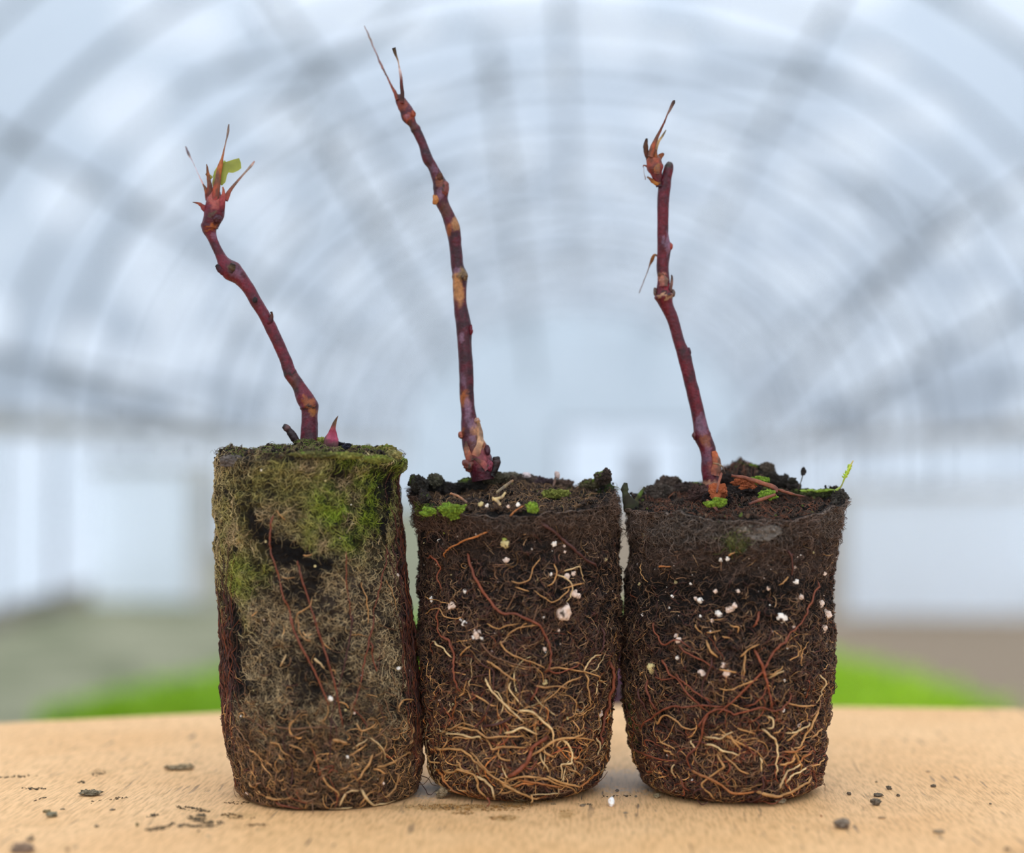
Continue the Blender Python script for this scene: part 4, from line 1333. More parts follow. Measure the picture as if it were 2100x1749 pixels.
felt_l = []
a_ = fibre_field(p1, 33000, .0014, .000046, .00026, R1, .33, prob=prob1, N=6)
felt_l.append((*a_, None))
a_ = fibre_field(p1, 11000, .0018, .00005, .00035, R1, .4, prob=lambda P: np.clip(prob1(P) * (.25 + .75 * np.clip(regions1(P)[5] + regions1(P)[4], 0, 1)), 0, 1))
felt_l.append((*a_, None))
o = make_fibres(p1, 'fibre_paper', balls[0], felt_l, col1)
a_ = fibre_field(p1, 6500, .0026, .00007, .0005, R1, .3, prob=prob_low(1380, 1620, .04), zhi=.04, N=8)
b_ = fibre_field(p1, 520, .0050, .00011, .0005, R1, .25, prob=prob_low(1400, 1620, .03), zhi=.035, N=10)


def seam_prob(P):
    px, py = project(P[:, 0], P[:, 1], P[:, 2])
    return np.maximum(ell(px, py, 846, 1330, 20, 330, -4), ell(px, py, 466, 1400, 18, 200)) * .9


c_ = fibre_field(p1, 5000, .008, .00009, .0005, R1, .06, slope=strip_slope, prob=seam_prob, N=10)
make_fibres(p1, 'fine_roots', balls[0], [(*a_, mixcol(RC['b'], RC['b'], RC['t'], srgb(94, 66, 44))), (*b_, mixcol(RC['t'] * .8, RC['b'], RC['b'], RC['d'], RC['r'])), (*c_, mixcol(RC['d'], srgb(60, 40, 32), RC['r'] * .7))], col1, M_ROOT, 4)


# --- plugs 2 and 3: dark peat, fine hairs everywhere, thicker mats low down
def peat_fuzz(pl, ball, cf, seed, y_a, y_b, y_c, dens=1.0, extra=()):
    rg = np.random.default_rng(seed)
    reg = regions2 if pl is p2 else regions3

    def pf(P):
        r_ = reg(P)
        return np.clip(.26 + .74 * np.maximum(np.maximum(r_[3], r_[4]), r_[5]), 0, 1)
    L1 = fibre_field(pl, int(17000 * dens), .0019, .000038, .0004, rg, .38, prob=pf)
    L1b = fibre_field(pl, int(9000 * dens), .0036, .000055, .0010, rg, .55, prob=lambda P: np.clip(reg(P)[5], 0, 1) * .9, N=10)
    # hairs drooping over the rim
    L1c = fibre_field(pl, int(2600 * dens), .0030, .00006, .0013, rg, .45, zlo=pl.rim[0] - .0035, N=9)
    make_fibres(pl, 'root_hairs', ball, [(*L1, None), (*L1b, None), (*L1c, None)], cf)
    L2 = fibre_field(pl, int(12000 * dens), .0016, .000062, .0005, rg, .22, prob=prob_low(y_a, y_b, .12), N=6)
    L2b = fibre_field(pl, int(2600 * dens), .0034, .000062, .0006, rg, .28, prob=prob_low(y_a, y_b, .05), N=9)
    L3 = fibre_field(pl, int(2300 * dens), .0048, .00009, .0005, rg, .20, prob=prob_low(y_b - 60, y_c, .02), N=11)
    L4 = fibre_field(pl, int(900 * dens), .0066, .00013, .0006, rg, .18, prob=prob_low(y_c - 110, y_c + 60, .0), N=14, zhi=.03)
    o = make_fibres(pl, 'fine_roots', ball, [(*L2, mixcol(srgb(84, 62, 48), srgb(60, 46, 38), srgb(104, 74, 52), RC['b'], srgb(150, 116, 80), RC['d'])), (*L2b, mixcol(srgb(84, 62, 48), srgb(70, 48, 38), RC['b'] * .8, RC['d'])),
                                             (*L3, mixcol(RC['r'], RC['b'], RC['t'] * .8, RC['t'], RC['d'], RC['d'])), (*L4, mixcol(*extra))], cf, M_ROOT, 5)


peat_fuzz(p2, balls[1], col2, 202, 1080, 1280, 1480, 1.0, (RC['t'], RC['t'] * .8, RC['b'], RC['o'], RC['p'] * .85, RC['r'], RC['b']))
peat_fuzz(p3, balls[2], col3, 303, 1200, 1330, 1520, 1.0, (RC['r'], RC['b'], RC['t'] * .8, RC['d'], RC['r'], RC['d'], RC['b']))

# soil grains pressed into the surface, tiny perlite specks among them, heaps on the tops
for pl, ball, cf, seed, kdark in ((p1, balls[0], col1, 1, 900), (p2, balls[1], col2, 2, 13000), (p3, balls[2], col3, 3, 13000)):
    rg = np.random.default_rng(400 + seed)
    th = rg.uniform(-PI, PI, kdark)
    z = rg.uniform(.0006, 1, kdark) * (pl.H(th) - .0006)
    if pl is p1:
        P_ = pl.surf(th, z)
        kp = rg.random(kdark) < .1 + .9 * regions1(P_)[3]
        th, z = th[kp], z[kp]
    P = pl.surf(th, z, .00004)
    sz = .00009 + .00022 * rg.random(len(P)) ** 3
    c = np.stack([srgb(40, 32, 27), srgb(22, 19, 17), srgb(60, 47, 37), srgb(84, 64, 48)])[rg.choice(4, len(P), p=[.35, .35, .2, .1])]
    # the heaped top
    kt = 5200
    rr = np.sqrt(rg.random(kt)) * pl.Rz(.055) * .97
    ta = rg.uniform(-PI, PI, kt)
    X = pl.cxz(pl.rim[0]) + rr * np.sin(ta)
    Y = pl.cy - rr * np.cos(ta)
    Pt = np.stack([X, Y, pl.topz(X, Y) + .00005 + rg.random(kt) * .0003], -1)
    st = .00012 + .00042 * rg.random(kt) ** 3
    ct = np.stack([srgb(44, 35, 29), srgb(26, 22, 19), srgb(66, 51, 40), srgb(98, 76, 58), srgb(84, 92, 40)])[rg.choice(5, kt, p=[.36, .32, .2, .1, .02])]
    # grains crumbling over the rim
    kr = 2600 if pl is not p1 else 900
    tr = rg.uniform(-PI, PI, kr)
    Pr = pl.surf(tr, pl.H(tr) - .0002, 0)
    ir = rg.uniform(-.0004, .0026, kr)[:, None]
    cen_ = np.array([pl.cxz(pl.rim[0]), pl.cy, 0])
    dirn = np.stack([np.sin(tr), -np.cos(tr), 0 * tr], -1)
    Pr = Pr - dirn * ir + np.stack([0 * tr, 0 * tr, rg.uniform(-.0008, .0004, kr)], -1)
    sr = .0001 + .0003 * rg.random(kr) ** 2.5
    cr_ = np.stack([srgb(44, 35, 29), srgb(26, 22, 19), srgb(66, 51, 40)])[rg.integers(0, 3, kr)]
    V, f, C = crumbs(np.concatenate([P, Pt, Pr]), np.concatenate([sz, st, sr]), np.concatenate([c, ct, cr_]), rg)
    o = mesh_np('soil_grains', V, f, M_CRUMB, ball, C, smooth=False)
    o['kind'] = 'stuff'
    ks = 90 if pl is p1 else 420
    th = rg.uniform(-PI, PI, ks)
    z = rg.uniform(.002, 1, ks) * (pl.H(th) - .003)
    P = pl.surf(th, z, .0001)
    V, f, C = crumbs(P, .00007 + .00016 * rg.random(ks) ** 2, np.stack([WHITE, PINKW, YELW])[rg.integers(0, 3, ks)] * .85, rg, .2)
    o = mesh_np('perlite_specks', V, f, M_PERLITE, ball, C)
    o['kind'] = 'stuff'


# small fibres and rootlets lying over the heaped tops
def top_fibres(pl, ball, K, cols, seed, L=.003, rad=.00006):
    rg = np.random.default_rng(seed)
    N = 8
    rr = np.sqrt(rg.random(K)) * pl.Rz(.055) * .95
    ta = rg.uniform(-PI, PI, K)
    x = pl.cxz(pl.rim[0]) + rr * np.sin(ta)
    y = pl.cy - rr * np.cos(ta)
    a = rg.uniform(0, 2 * PI, K)
    ka = rg.normal(0, .35, K)
    ln = L * rg.uniform(.4, 1.6, K) / (N - 1)
    xs, ys = [x], [y]
    for i in range(N - 1):
        a = a + ka + rg.normal(0, .2, K)
        x, y = x + ln * np.cos(a), y + ln * np.sin(a)
        xs.append(x); ys.append(y)
    X, Y = np.stack(xs, 1), np.stack(ys, 1)
    s = np.linspace(0, 1, N)[None]
    Z = pl.topz(X, Y) + .0001 + np.sin(PI * s) * rg.uniform(.0001, .0009, (K, 1)) + rg.normal(0, .00006, (K, N))
    P = np.stack([X, Y, Z], -1)
    Nn = np.zeros_like(P)
    Nn[..., 2] = 1
    V, f, C = tubes(P, Nn, rad * rg.uniform(.6, 1.6, (K, 1)) * (1 - .5 * s), np.array(cols)[rg.integers(0, len(cols), K)] * rg.uniform(.7, 1.3, (K, 1)), 4)
    o = mesh_np('surface_fibres', V, f, M_FIBRE, ball, C)
    o['kind'] = 'stuff'


top_fibres(p1, balls[0], 2200, [srgb(120, 108, 70), srgb(96, 104, 44), srgb(86, 66, 50)], 51)
top_fibres(p2, balls[1], 2800, [srgb(100, 78, 60), srgb(74, 54, 42), srgb(130, 98, 66), srgb(84, 66, 52)], 52)
top_fibres(p3, balls[2], 2800, [srgb(92, 62, 48), srgb(66, 50, 40), srgb(112, 68, 48), srgb(84, 68, 56)], 53)


# ================================================================== STEMS
CRIM, CRIM_D, PURP, BLOOM, TAN, ORNG, BRN, DRK = (srgb(92, 10, 28), srgb(60, 8, 20), srgb(62, 24, 34), srgb(124, 92, 110), srgb(146, 100, 58), srgb(132, 68, 22), srgb(78, 42, 24), srgb(28, 18, 16))


def stem(name, parent, pl, pts, patches, seed, sag=(0, 0), nodes=(), bark=(CRIM, CRIM_D), gloss=M_STEM, bloom=.12):
    """pts: (x, y, width) up the stem in photo pixels, at the plug's own distance"""
    pts = np.array(pts, float)
    n = int(np.sum(np.hypot(*np.diff(pts[:, :2], axis=0).T)) / 2.2)
    c = catmull(pts, n)
    s = np.linspace(0, 1, n)
    Y = pl.cy + sag[0] * s + sag[1] * np.sin(s * 5)
    P = np.stack([at(x, y, yy) for x, y, yy in zip(c[:, 0], c[:, 1], Y)])
    rad = np.maximum(c[:, 2], 1.0) / 2 * Y / F
    sides = 30
    T = np.gradient(P, axis=0)
    T /= np.linalg.norm(T, axis=1, keepdims=True)
    A = np.cross(T, np.array([0, -1.0, 0]))
    A /= np.linalg.norm(A, axis=1, keepdims=True)
    B = np.cross(T, A)
    ph = np.arange(sides) * 2 * PI / sides
    D = np.cos(ph)[None, :, None] * A[:, None] + np.sin(ph)[None, :, None] * B[:, None]
    Q = P[:, None] + rad[:, None, None] * D
    nz = fbm(Q, 500, 4, seed)
    lon = vnoise(np.stack([ph[None] * 2.2 + 0 * s[:, None], s[:, None] * 14 + 0 * ph[None], nz * 0 + seed], -1), seed)
    d = 1 + .045 * nz + .04 * lon
    for nd, amp, wd in nodes:                      # leaf-scar rings
        d = d + amp * np.exp(-((c[:, 1] - nd) / wd) ** 2)[:, None]
    V = P[:, None] + (rad[:, None] * d)[..., None] * D
    idx = np.arange(n * sides).reshape(n, sides)
    a, b2 = idx[:-1], idx[1:]
    fq = np.stack([a, np.roll(a, -1, 1), np.roll(b2, -1, 1), b2], -1).reshape(-1, 4)
    V = V.reshape(-1, 3)
    top_i = len(V)
    V = np.vstack([V, P[-1] + T[-1] * rad[-1] * .5])
    capf = np.array([(idx[-1, i], idx[-1, (i + 1) % sides], top_i, top_i) for i in range(sides)])
    px, py = project(V[:, 0], V[:, 1], V[:, 2])
    nn = fbm(V, 700, 4, seed + 1)
    n2 = fbm(V, 1600, 3, seed + 2)
    k = np.clip(.4 + .8 * nn, 0, 1)[:, None]
    C = bark[0] * (1 - k) + bark[1] * k
    bl = np.clip((n2 - .35) * 2.2, 0, 1)[:, None] * bloom
    C = C * (1 - bl) + BLOOM * bl
    for (x, y, rx, ry, rot, col, amt) in patches:
        f = (ell(px + 5 * nn, py + 7 * n2, x, y, rx, ry, rot, .3) * amt)[:, None]
        C = C * (1 - f) + np.asarray(col) * (1 + .25 * n2[:, None]) * f
    me = bpy.data.meshes.new(name)
    me.from_pydata([tuple(v) for v in V], [], [tuple(q) for q in fq] + [tuple(q[:3]) for q in capf])
    me.polygons.foreach_set('use_smooth', np.ones(len(me.polygons), bool))
    ca = me.color_attributes.new('Col', 'FLOAT_COLOR', 'POINT')
    c4 = np.ones((len(V), 4), np.float32)
    c4[:, :3] = np.clip(C, 0, 1)
    ca.data.foreach_set('color', c4.ravel())
    me.materials.append(gloss)
    o = bpy.data.objects.new(name, me)
    COL.objects.link(o)
    o.parent = parent
    o.matrix_parent_inverse = Matrix.Translation(-wpos(parent))
    return o


def piece(name, parent, pl, pts, cols, dy=0.0, dy2=None, flat=.55, mat=None, seed=0, n=26, wob=.1):
    """a petiole stub, bract or flap: (x, y, width) in photo pixels, colours along it"""
    c = catmull(np.array(pts, float), n)
    s = np.linspace(0, 1, n)
    Y = pl.cy + dy + ((dy2 if dy2 is not None else dy) - dy) * s
    P = np.stack([at(x, y, yy) for x, y, yy in zip(c[:, 0], c[:, 1], Y)])
    rad = np.maximum(c[:, 2], .7) / 2 * Y / F
    rad = rad * (1 + wob * vnoise(np.stack([s * 9, s * 0 + seed, s * 0], -1), 2))
    cols = np.array(cols)
    t_ = s * (len(cols) - 1)
    cc = np.stack([np.interp(t_, np.arange(len(cols)), cols[:, k]) for k in range(3)], -1)
    Nn = np.repeat(np.array([[0, -1.0, 0]]), n, 0)
    V, f, C = tubes(P[None], Nn[None], rad[None], cc[None], 14, flat)
    V = V + (fbm(V, 1100, 3, seed) * .00006)[:, None]
    if mat not in (M_LEAF, M_ROOT):                # dry tissue: brown blotches and streaks
        q_ = np.clip(fbm(V * np.array([1, 1, .35]), 1100, 4, seed + 7) * 1.3 + .15, 0, .75)[:, None]
        C = C * (1 - q_) + C.mean(1, keepdims=True) * np.array([.62, .42, .30]) * q_
        C = C * .85
    C = C * (1 + .3 * fbm(V, 1500, 3, seed + 4)[:, None])
    # close both ends
    m0, m1 = V[:14].mean(0), V[-14:].mean(0)
    k = len(V)
    V = np.vstack([V, m0, m1])
    C = np.vstack([C, C[0], C[-1]])
    me = bpy.data.meshes.new(name)
    me.from_pydata([tuple(v) for v in V], [], [tuple(q) for q in f] + [(i, (i + 1) % 14, k) for i in range(14)] + [(k - 14 + i, k - 14 + (i + 1) % 14, k + 1) for i in range(14)])
    me.polygons.foreach_set('use_smooth', np.ones(len(me.polygons), bool))
    ca = me.color_attributes.new('Col', 'FLOAT_COLOR', 'POINT')
    c4 = np.ones((len(V), 4), np.float32)
    c4[:, :3] = np.clip(C, 0, 1)
    ca.data.foreach_set('color', c4.ravel())
    me.materials.append(mat or M_DRY)
    o = bpy.data.objects.new(name, me)
    COL.objects.link(o)
    o.parent = parent
    o.matrix_parent_inverse = Matrix.Translation(-wpos(parent))
    return o


def bud(name, parent, pl, x, y, rx, ry, col, seed, dy=-.0008, rot=0.0, mat=M_STEM, rough=.2):
    k = (pl.cy + dy) / F
    return grain(name, at(x, y, pl.cy + dy), 1.0, col, parent, seed, mat, (rx * k, min(rx, ry) * k, ry * k), rough, rot)


def Z1(u, v, w=None):
    r = (340 + u / 2.363, 220 + v / 2.363)
    return r if w is None else (*r, w / 2.363)


def Z2(u, v, w=None):
    r = (700 + u / 3.24, 20 + v / 3.24)
    return r if w is None else (*r, w / 3.24)


def Z3(u, v, w=None):
    r = (1260 + u / 3.803, 180 + v / 3.803)
    return r if w is None else (*r, w / 3.803)


# ---- cutting 1
S1 = stem('stem', plants[0], p1, [Z1(694, 1660, 92), Z1(695, 1600, 86), Z1(696, 1500, 78), Z1(694, 1450, 86), Z1(672, 1405, 82), Z1(640, 1345, 62), Z1(604, 1290, 60), Z1(578, 1220, 56), Z1(548, 1150, 56), Z1(515, 1080, 58), Z1(482, 1015, 56),
                                  Z1(442, 950, 58), Z1(402, 880, 60), Z1(362, 830, 72), Z1(322, 795, 96), Z1(290, 762, 74), Z1(268, 725, 48), Z1(243, 675, 44), Z1(224, 630, 48), Z1(212, 590, 74), Z1(222, 555, 86), Z1(234, 520, 98), Z1(238, 480, 92), Z1(238, 440, 74), Z1(240, 405, 46), Z1(244, 385, 26)],
          [(*Z1(690, 1425), 14, 10, 20, ORNG, .9), (*Z1(715, 1470), 8, 10, 0, srgb(150, 90, 40), .8), (*Z1(690, 1452), 20, 3, -10, DRK, .9), (*Z1(600, 1290), 14, 4, -8, DRK, .9), (*Z1(630, 1370), 7, 6, 0, DRK, .8), (*Z1(620, 1330), 14, 16, 0, BRN, .5),
           (*Z1(690, 1590), 18, 9, 0, DRK, .6), (*Z1(225, 582), 14, 4, -12, ORNG, .95), (*Z1(228, 620), 6, 10, 0, BLOOM, .4), (*Z1(340, 800), 16, 10, 40, BLOOM, .35), (*Z1(320, 770), 7, 6, 0, srgb(90, 80, 50), .8), (*Z1(235, 440), 14, 20, 0, srgb(166, 84, 70), .7),
           (*Z1(225, 515), 6, 6, 0, srgb(70, 70, 40), .6)], 61, (0, .0005), ((*[Z1(0, 1290)[1]], .10, 4), (Z1(0, 1450)[1], .08, 5), (Z1(0, 580)[1], .10, 3)))
RED_OR = [srgb(120, 34, 44), srgb(132, 58, 38), srgb(146, 86, 46), srgb(110, 70, 50)]
piece('petiole', S1, p1, [Z1(288, 450, 30), Z1(310, 405, 20), Z1(350, 355, 11), Z1(390, 310, 9), Z1(412, 285, 12), Z1(430, 262, 8)], [srgb(150, 60, 50), srgb(160, 96, 70), srgb(206, 180, 170), srgb(170, 120, 100)], -.0004, .002, .8, seed=1)
piece('petiole', S1, p1, [Z1(238, 450, 40), Z1(248, 380, 32), Z1(260, 300, 26), Z1(272, 250, 14), Z1(282, 205, 7), Z1(293, 160, 7), Z1(302, 115, 11), Z1(306, 82, 7)], [srgb(150, 50, 46), srgb(170, 92, 44), srgb(150, 92, 60), srgb(150, 130, 120), srgb(110, 96, 88)], -.0016, -.003, .8, seed=2, n=40)
piece('bract', S1, p1, [Z1(215, 450, 30), Z1(212, 380, 24), Z1(205, 325, 17), Z1(198, 275, 4)], RED_OR, -.0012, -.0022, .5, seed=3)
piece('bract', S1, p1, [Z1(205, 450, 26), Z1(196, 405, 20), Z1(182, 372, 5)], RED_OR, .0006, .001, .5, seed=4)
piece('petiole', S1, p1, [Z1(185, 385, 9), Z1(160, 330, 4), Z1(130, 265, 3.2), Z1(108, 222, 12), Z1(96, 190, 7)], [srgb(190, 130, 110), srgb(226, 190, 190), srgb(214, 190, 200), srgb(130, 110, 116), srgb(140, 120, 122)], .002, .006, .9, seed=5, n=34)
piece('bract', S1, p1, [Z1(212, 520, 34), Z1(182, 485, 26), Z1(158, 465, 12), Z1(130, 459, 4)], [PURP, srgb(130, 50, 50), srgb(140, 70, 46), srgb(80, 50, 40)], -.0006, -.0012, .5, seed=6)
piece('bract', S1, p1, [Z1(262, 500, 44), Z1(272, 455, 34), Z1(280, 420, 18), Z1(276, 385, 6)], [CRIM, srgb(160, 70, 70), srgb(170, 96, 60)], -.0014, -.002, .5, seed=7)
bud('bud', S1, p1, *Z1(250, 540), 9, 9, PURP, 71, -.0018)
bud('bud', S1, p1, *Z1(432, 934), 5.5, 6, DRK, 72, -.0016, mat=M_DRY)
piece('thorn', S1, p1, [Z1(490, 1040, 40), Z1(507, 1030, 30), Z1(513, 1005, 14), Z1(511, 990, 11)], [CRIM, PURP, BRN, DRK], -.0004, -.0006, .8, seed=8)
piece('bud', S1, p1, [Z1(290, 800, 44), Z1(262, 782, 34), Z1(243, 765, 14)], [CRIM, PURP, DRK], -.0006, -.001, .8, seed=9)
piece('bud', S1, p1, [Z1(310, 800, 30), Z1(322, 775, 34), Z1(326, 757, 26)], [PURP, srgb(90, 70, 44), DRK], -.0016, -.002, .8, seed=10)
piece('side_shoot', S1, p1, [Z1(650, 1650, 36), Z1(628, 1610, 40), Z1(600, 1570, 34), Z1(584, 1552, 36), Z1(570, 1543, 24)], [DRK, CRIM_D, PURP, srgb(100, 70, 66), DRK], -.001, -.002, .85, seed=11, mat=M_STEM)
bs = piece('bud_scale', S1, p1, [Z1(800, 1650, 70), Z1(802, 1612, 66), Z1(808, 1580, 42), Z1(812, 1550, 26), Z1(822, 1520, 14), Z1(836, 1494, 3)], [srgb(120, 40, 60), srgb(176, 74, 96), srgb(150, 50, 66), srgb(120, 80, 40), BRN], -.001, -.001, .35, seed=12)
bs['label'] = 'pink pointed bud scale'
# the one green leaf remnant: a small curled blade
out = [(236, 372), (228, 330), (246, 300), (283, 268), (300, 262), (330, 252), (355, 246), (364, 268), (366, 296), (350, 308), (325, 318), (300, 316), (296, 332), (290, 362), (272, 380), (262, 372), (250, 340)]
cen = (262, 318)
V, C = [], []
for zf_ in (-.00012, .00012):
    for (u, v) in out + [cen, (318, 286)]:
        x, y = Z1(u, v)
        V.append(at(x, y, p1.cy - .0012 + zf_ + .0000035 * ((u - 300) ** 2) * .012 + .00001 * (v - 300) * .5))
k = len(out)
tri = []
for i in range(k):
    j = (i + 1) % k
    c_ = k + 1 if 3 <= i <= 11 else k
    tri.append((i, j, c_))
tri += [(3, k + 1, k), (12, k, k + 1)]
F_ = tri + [(a + k + 2, c2 + k + 2, b_ + k + 2) for a, b_, c2 in tri] + [(i, (i + 1) % k, (i + 1) % k + k + 2) for i in range(k)] + [(i, (i + 1) % k + k + 2, i + k + 2) for i in range(k)]
LG = np.repeat(srgb(140, 146, 56)[None], len(V), 0) * (1 + .25 * fbm(np.array(V), 900, 2, 4)[:, None])
lf = mesh_np('leaf', V, F_, M_LEAF, S1, LG, smooth=False)
lf['label'] = 'torn yellow-green leaf'
piece('leaf_stalk', S1, p1, [Z1(222, 345, 20), Z1(206, 330, 18), Z1(193, 322, 8)], [srgb(140, 140, 50), srgb(150, 130, 60), BRN], -.001, -.0014, .5, seed=13, mat=M_LEAF)
piece('leaf_stalk', S1, p1, [Z1(232, 400, 18), Z1(240, 330, 20), Z1(256, 290, 16), Z1(288, 262, 12)], [srgb(150, 120, 60), srgb(130, 136, 46), srgb(140, 150, 50)], .0004, .0002, .6, seed=14, mat=M_LEAF)

# ---- cutting 2
S2 = stem('stem', plants[1], p2, [(992, 985, 44), (988, 962, 50), (984, 948, 52), (976, 924, 50), (967, 900, 42), (963, 872, 37), (960, 842, 30), (957, 804, 30), (956, 760, 28.5), (953, 705, 29), (951, 668, 31), (944, 622, 27), (943, 590, 29), (943, 566, 31), (938, 544, 25),
                                  (935, 514, 25), (932, 488, 27), (928, 466, 31), (917, 437, 25), (905, 410, 27), (904, 384, 30), (895, 360, 23), (886, 340, 20), (877, 326, 22), (868, 298, 18), (860, 280, 19), (852, 264, 19), (846, 254, 18), (838, 240, 28), (834, 228, 27), (826, 215, 24), (820, 203, 20), (817, 196, 12)],
          [(938, 592, 11, 32, -4, srgb(160, 108, 62), .95), (950, 562, 9, 12, 0, srgb(110, 84, 46), .9), (952, 818, 11, 17, 25, ORNG, .95), (985, 895, 10, 26, -15, srgb(200, 150, 108), .8), (972, 912, 14, 20, 0, BRN, .7), (985, 940, 20, 14, 0, srgb(140, 64, 66), .6),
           (975, 880, 9, 14, 0, srgb(168, 112, 78), .6), (948, 885, 5, 10, 0, ORNG, .6), (958, 838, 8, 24, 0, BLOOM, .6), (946, 690, 5, 12, 0, BLOOM, .6), (951, 780, 5, 18, 0, BLOOM, .4), (938, 555, 8, 8, 0, BLOOM, .5), (972, 868, 10, 10, 0, BLOOM, .6), (968, 900, 6, 10, 0, BLOOM, .6),
           (935, 460, 12, 13, -30, TAN, .85), (921, 474, 6, 14, -15, ORNG, .8), (912, 430, 12, 14, 0, BRN, .6), (892, 410, 4, 12, 0, TAN, .8), (903, 395, 6, 18, 10, BLOOM, .45), (905, 372, 10, 8, 40, ORNG, .6), (838, 240, 10, 10, 0, srgb(150, 66, 40), .7), (836, 238, 5, 6, 0, BLOOM, .5),
           (845, 258, 8, 8, 0, BRN, .6), (824, 212, 11, 16, 0, srgb(120, 52, 30), .8), (848, 268, 10, 4, 0, DRK, .7), (890, 345, 6, 9, 0, BLOOM, .3)], 83, (.001, .0006), ((265, .12, 4), (566, .08, 5), (384, .1, 8)), bark=(srgb(74, 12, 26), srgb(46, 12, 20)))
piece('petiole', S2, p2, [Z2(375, 600, 30), Z2(355, 545, 22), Z2(330, 500, 14), Z2(295, 425, 11), Z2(262, 362, 16), Z2(240, 310, 10), Z2(210, 240, 13), Z2(180, 165, 12), Z2(152, 104, 5)], [srgb(120, 50, 30), srgb(130, 66, 46), srgb(150, 100, 90), srgb(130, 100, 96), srgb(170, 150, 150), srgb(150, 130, 128)], -.0006, .003, .8, seed=21, n=50)
piece('petiole', S2, p2, [Z2(400, 620, 34), Z2(405, 560, 26), Z2(400, 490, 24), Z2(393, 430, 19), Z2(382, 375, 11), Z2(372, 330, 11), Z2(358, 285, 22), Z2(348, 252, 24)], [srgb(110, 40, 34), srgb(90, 34, 34), srgb(100, 50, 44), srgb(216, 190, 184), srgb(170, 140, 116), srgb(88, 66, 40), srgb(60, 48, 34)], -.0012, -.003, .8, seed=22, n=44)
for q, (x, y, rx, ry, col, dy) in enumerate(((*Z2(475, 690), 6, 7, srgb(130, 60, 40), -.0006), (*Z2(690, 1185), 8, 14, srgb(110, 56, 50), -.0004), (*Z2(626, 1262), 6, 9, srgb(170, 110, 60), -.0006), (*Z2(655, 1105), 6, 8, BRN, -.0006), (953, 567, 7, 9, srgb(96, 72, 44), -.001), (988, 912, 8, 13, srgb(150, 90, 66), -.001), (998, 924, 8, 11, PURP, -.001),
                                            (946, 892, 6, 8, srgb(150, 84, 66), 0), (962, 952, 12, 14, srgb(110, 60, 50), -.001), (1004, 955, 7, 11, srgb(112, 40, 54), -.0022), (979, 862, 6, 5, srgb(160, 120, 100), -.0006), (966, 676, 4, 9, CRIM, 0))):
    bud('bud', S2, p2, x, y, rx, ry, col, 300 + q, dy, 0, M_DRY if q in (0, 2, 3, 5, 7) else M_STEM, .3)
piece('side_shoot', plants[1], p2, [(1008, 975, 16), (1014, 960, 17), (1018, 946, 18), (1017, 936, 13)], [DRK, DRK, srgb(70, 44, 44), DRK], -.001, -.001, .9, seed=23, mat=M_STEM)
piece('bark_flap', S2, p2, [(975, 935, 16), (985, 905, 14), (984, 880, 10), (980, 862, 5)], [srgb(150, 84, 60), srgb(206, 160, 120), srgb(190, 130, 90), TAN], -.0022, -.002, .3, seed=24)
piece('bark_flap', S2, p2, [(965, 945, 18), (958, 925, 12), (955, 905, 4)], [srgb(130, 60, 50), srgb(170, 100, 70), BRN], -.002, -.0022, .3, seed=25)
piece('bark_flap', S2, p2, [(1000, 962, 14), (990, 950, 12), (972, 940, 5)], [srgb(160, 70, 80), srgb(150, 80, 70), BRN], -.0025, -.0028, .3, seed=26)

# ---- cutting 3
S3 = stem('stem', plants[2], p3, [(1460, 1006, 36), (1458, 985, 34), (1455, 963, 33), (1454, 937, 31), (1450, 916, 32), (1440, 893, 34), (1434.5, 865, 28), (1428, 833, 27), (1417, 788, 27), (1410, 758, 27), (1403, 729, 27.5), (1392, 699, 24), (1379, 654, 24), (1367, 625, 28), (1362, 608, 36),
                                  (1360, 592, 27), (1361, 574, 25), (1359, 548, 25), (1361, 520, 27), (1362, 508, 28), (1360, 490, 24), (1359, 469, 23), (1360, 417, 24), (1363, 380, 26), (1367, 362, 22), (1371, 348, 20), (1372, 338, 17), (1371, 333, 9)],
          [(1362, 607, 20, 4, -3, srgb(150, 110, 78), .9), (1362, 600, 20, 2.5, -3, DRK, .8), (1359, 572, 11, 9, 0, srgb(150, 92, 72), .8), (1372, 338, 9, 8, 0, srgb(56, 52, 44), .9), (1448, 905, 10, 18, -10, srgb(120, 66, 44), .9), (1462, 955, 10, 14, 0, srgb(120, 54, 42), .7), (1440, 870, 12, 22, 0, BLOOM, .45),
           (1450, 930, 10, 16, 0, BLOOM, .35), (1458, 992, 16, 6, 0, srgb(196, 140, 104), .5), (1399, 718, 9, 8, 20, DRK, .6), (1370, 497, 4, 26, 0, BLOOM, .6), (1362, 490, 3, 6, 0, BLOOM, .5), (1375, 640, 8, 20, 0, PURP, .5), (1364, 588, 10, 9, 0, srgb(136, 26, 36), .6)], 97, (0, .0005),
          ((607, .12, 4), (893, .06, 6)), bark=(srgb(90, 10, 24), srgb(56, 8, 18)))
crown = piece('side_shoot', S3, p3, [Z3(352, 770, 46), Z3(340, 725, 70), Z3(328, 670, 100), Z3(315, 610, 120), Z3(305, 560, 112), Z3(296, 520, 80), Z3(290, 490, 40)], [CRIM_D, CRIM, srgb(130, 44, 44), srgb(150, 70, 44), srgb(140, 70, 40), BRN], -.0012, -.0015, .8, seed=31, mat=M_STEM, wob=.2)
ORB = [srgb(120, 56, 32), srgb(146, 78, 36), srgb(92, 50, 32)]
piece('bract', S3, p3, [Z3(268, 560, 40), Z3(248, 500, 42), Z3(245, 440, 36), Z3(252, 395, 16)], [srgb(130, 56, 44), BRN, srgb(96, 60, 40), DRK], -.0012, -.002, .45, seed=32)
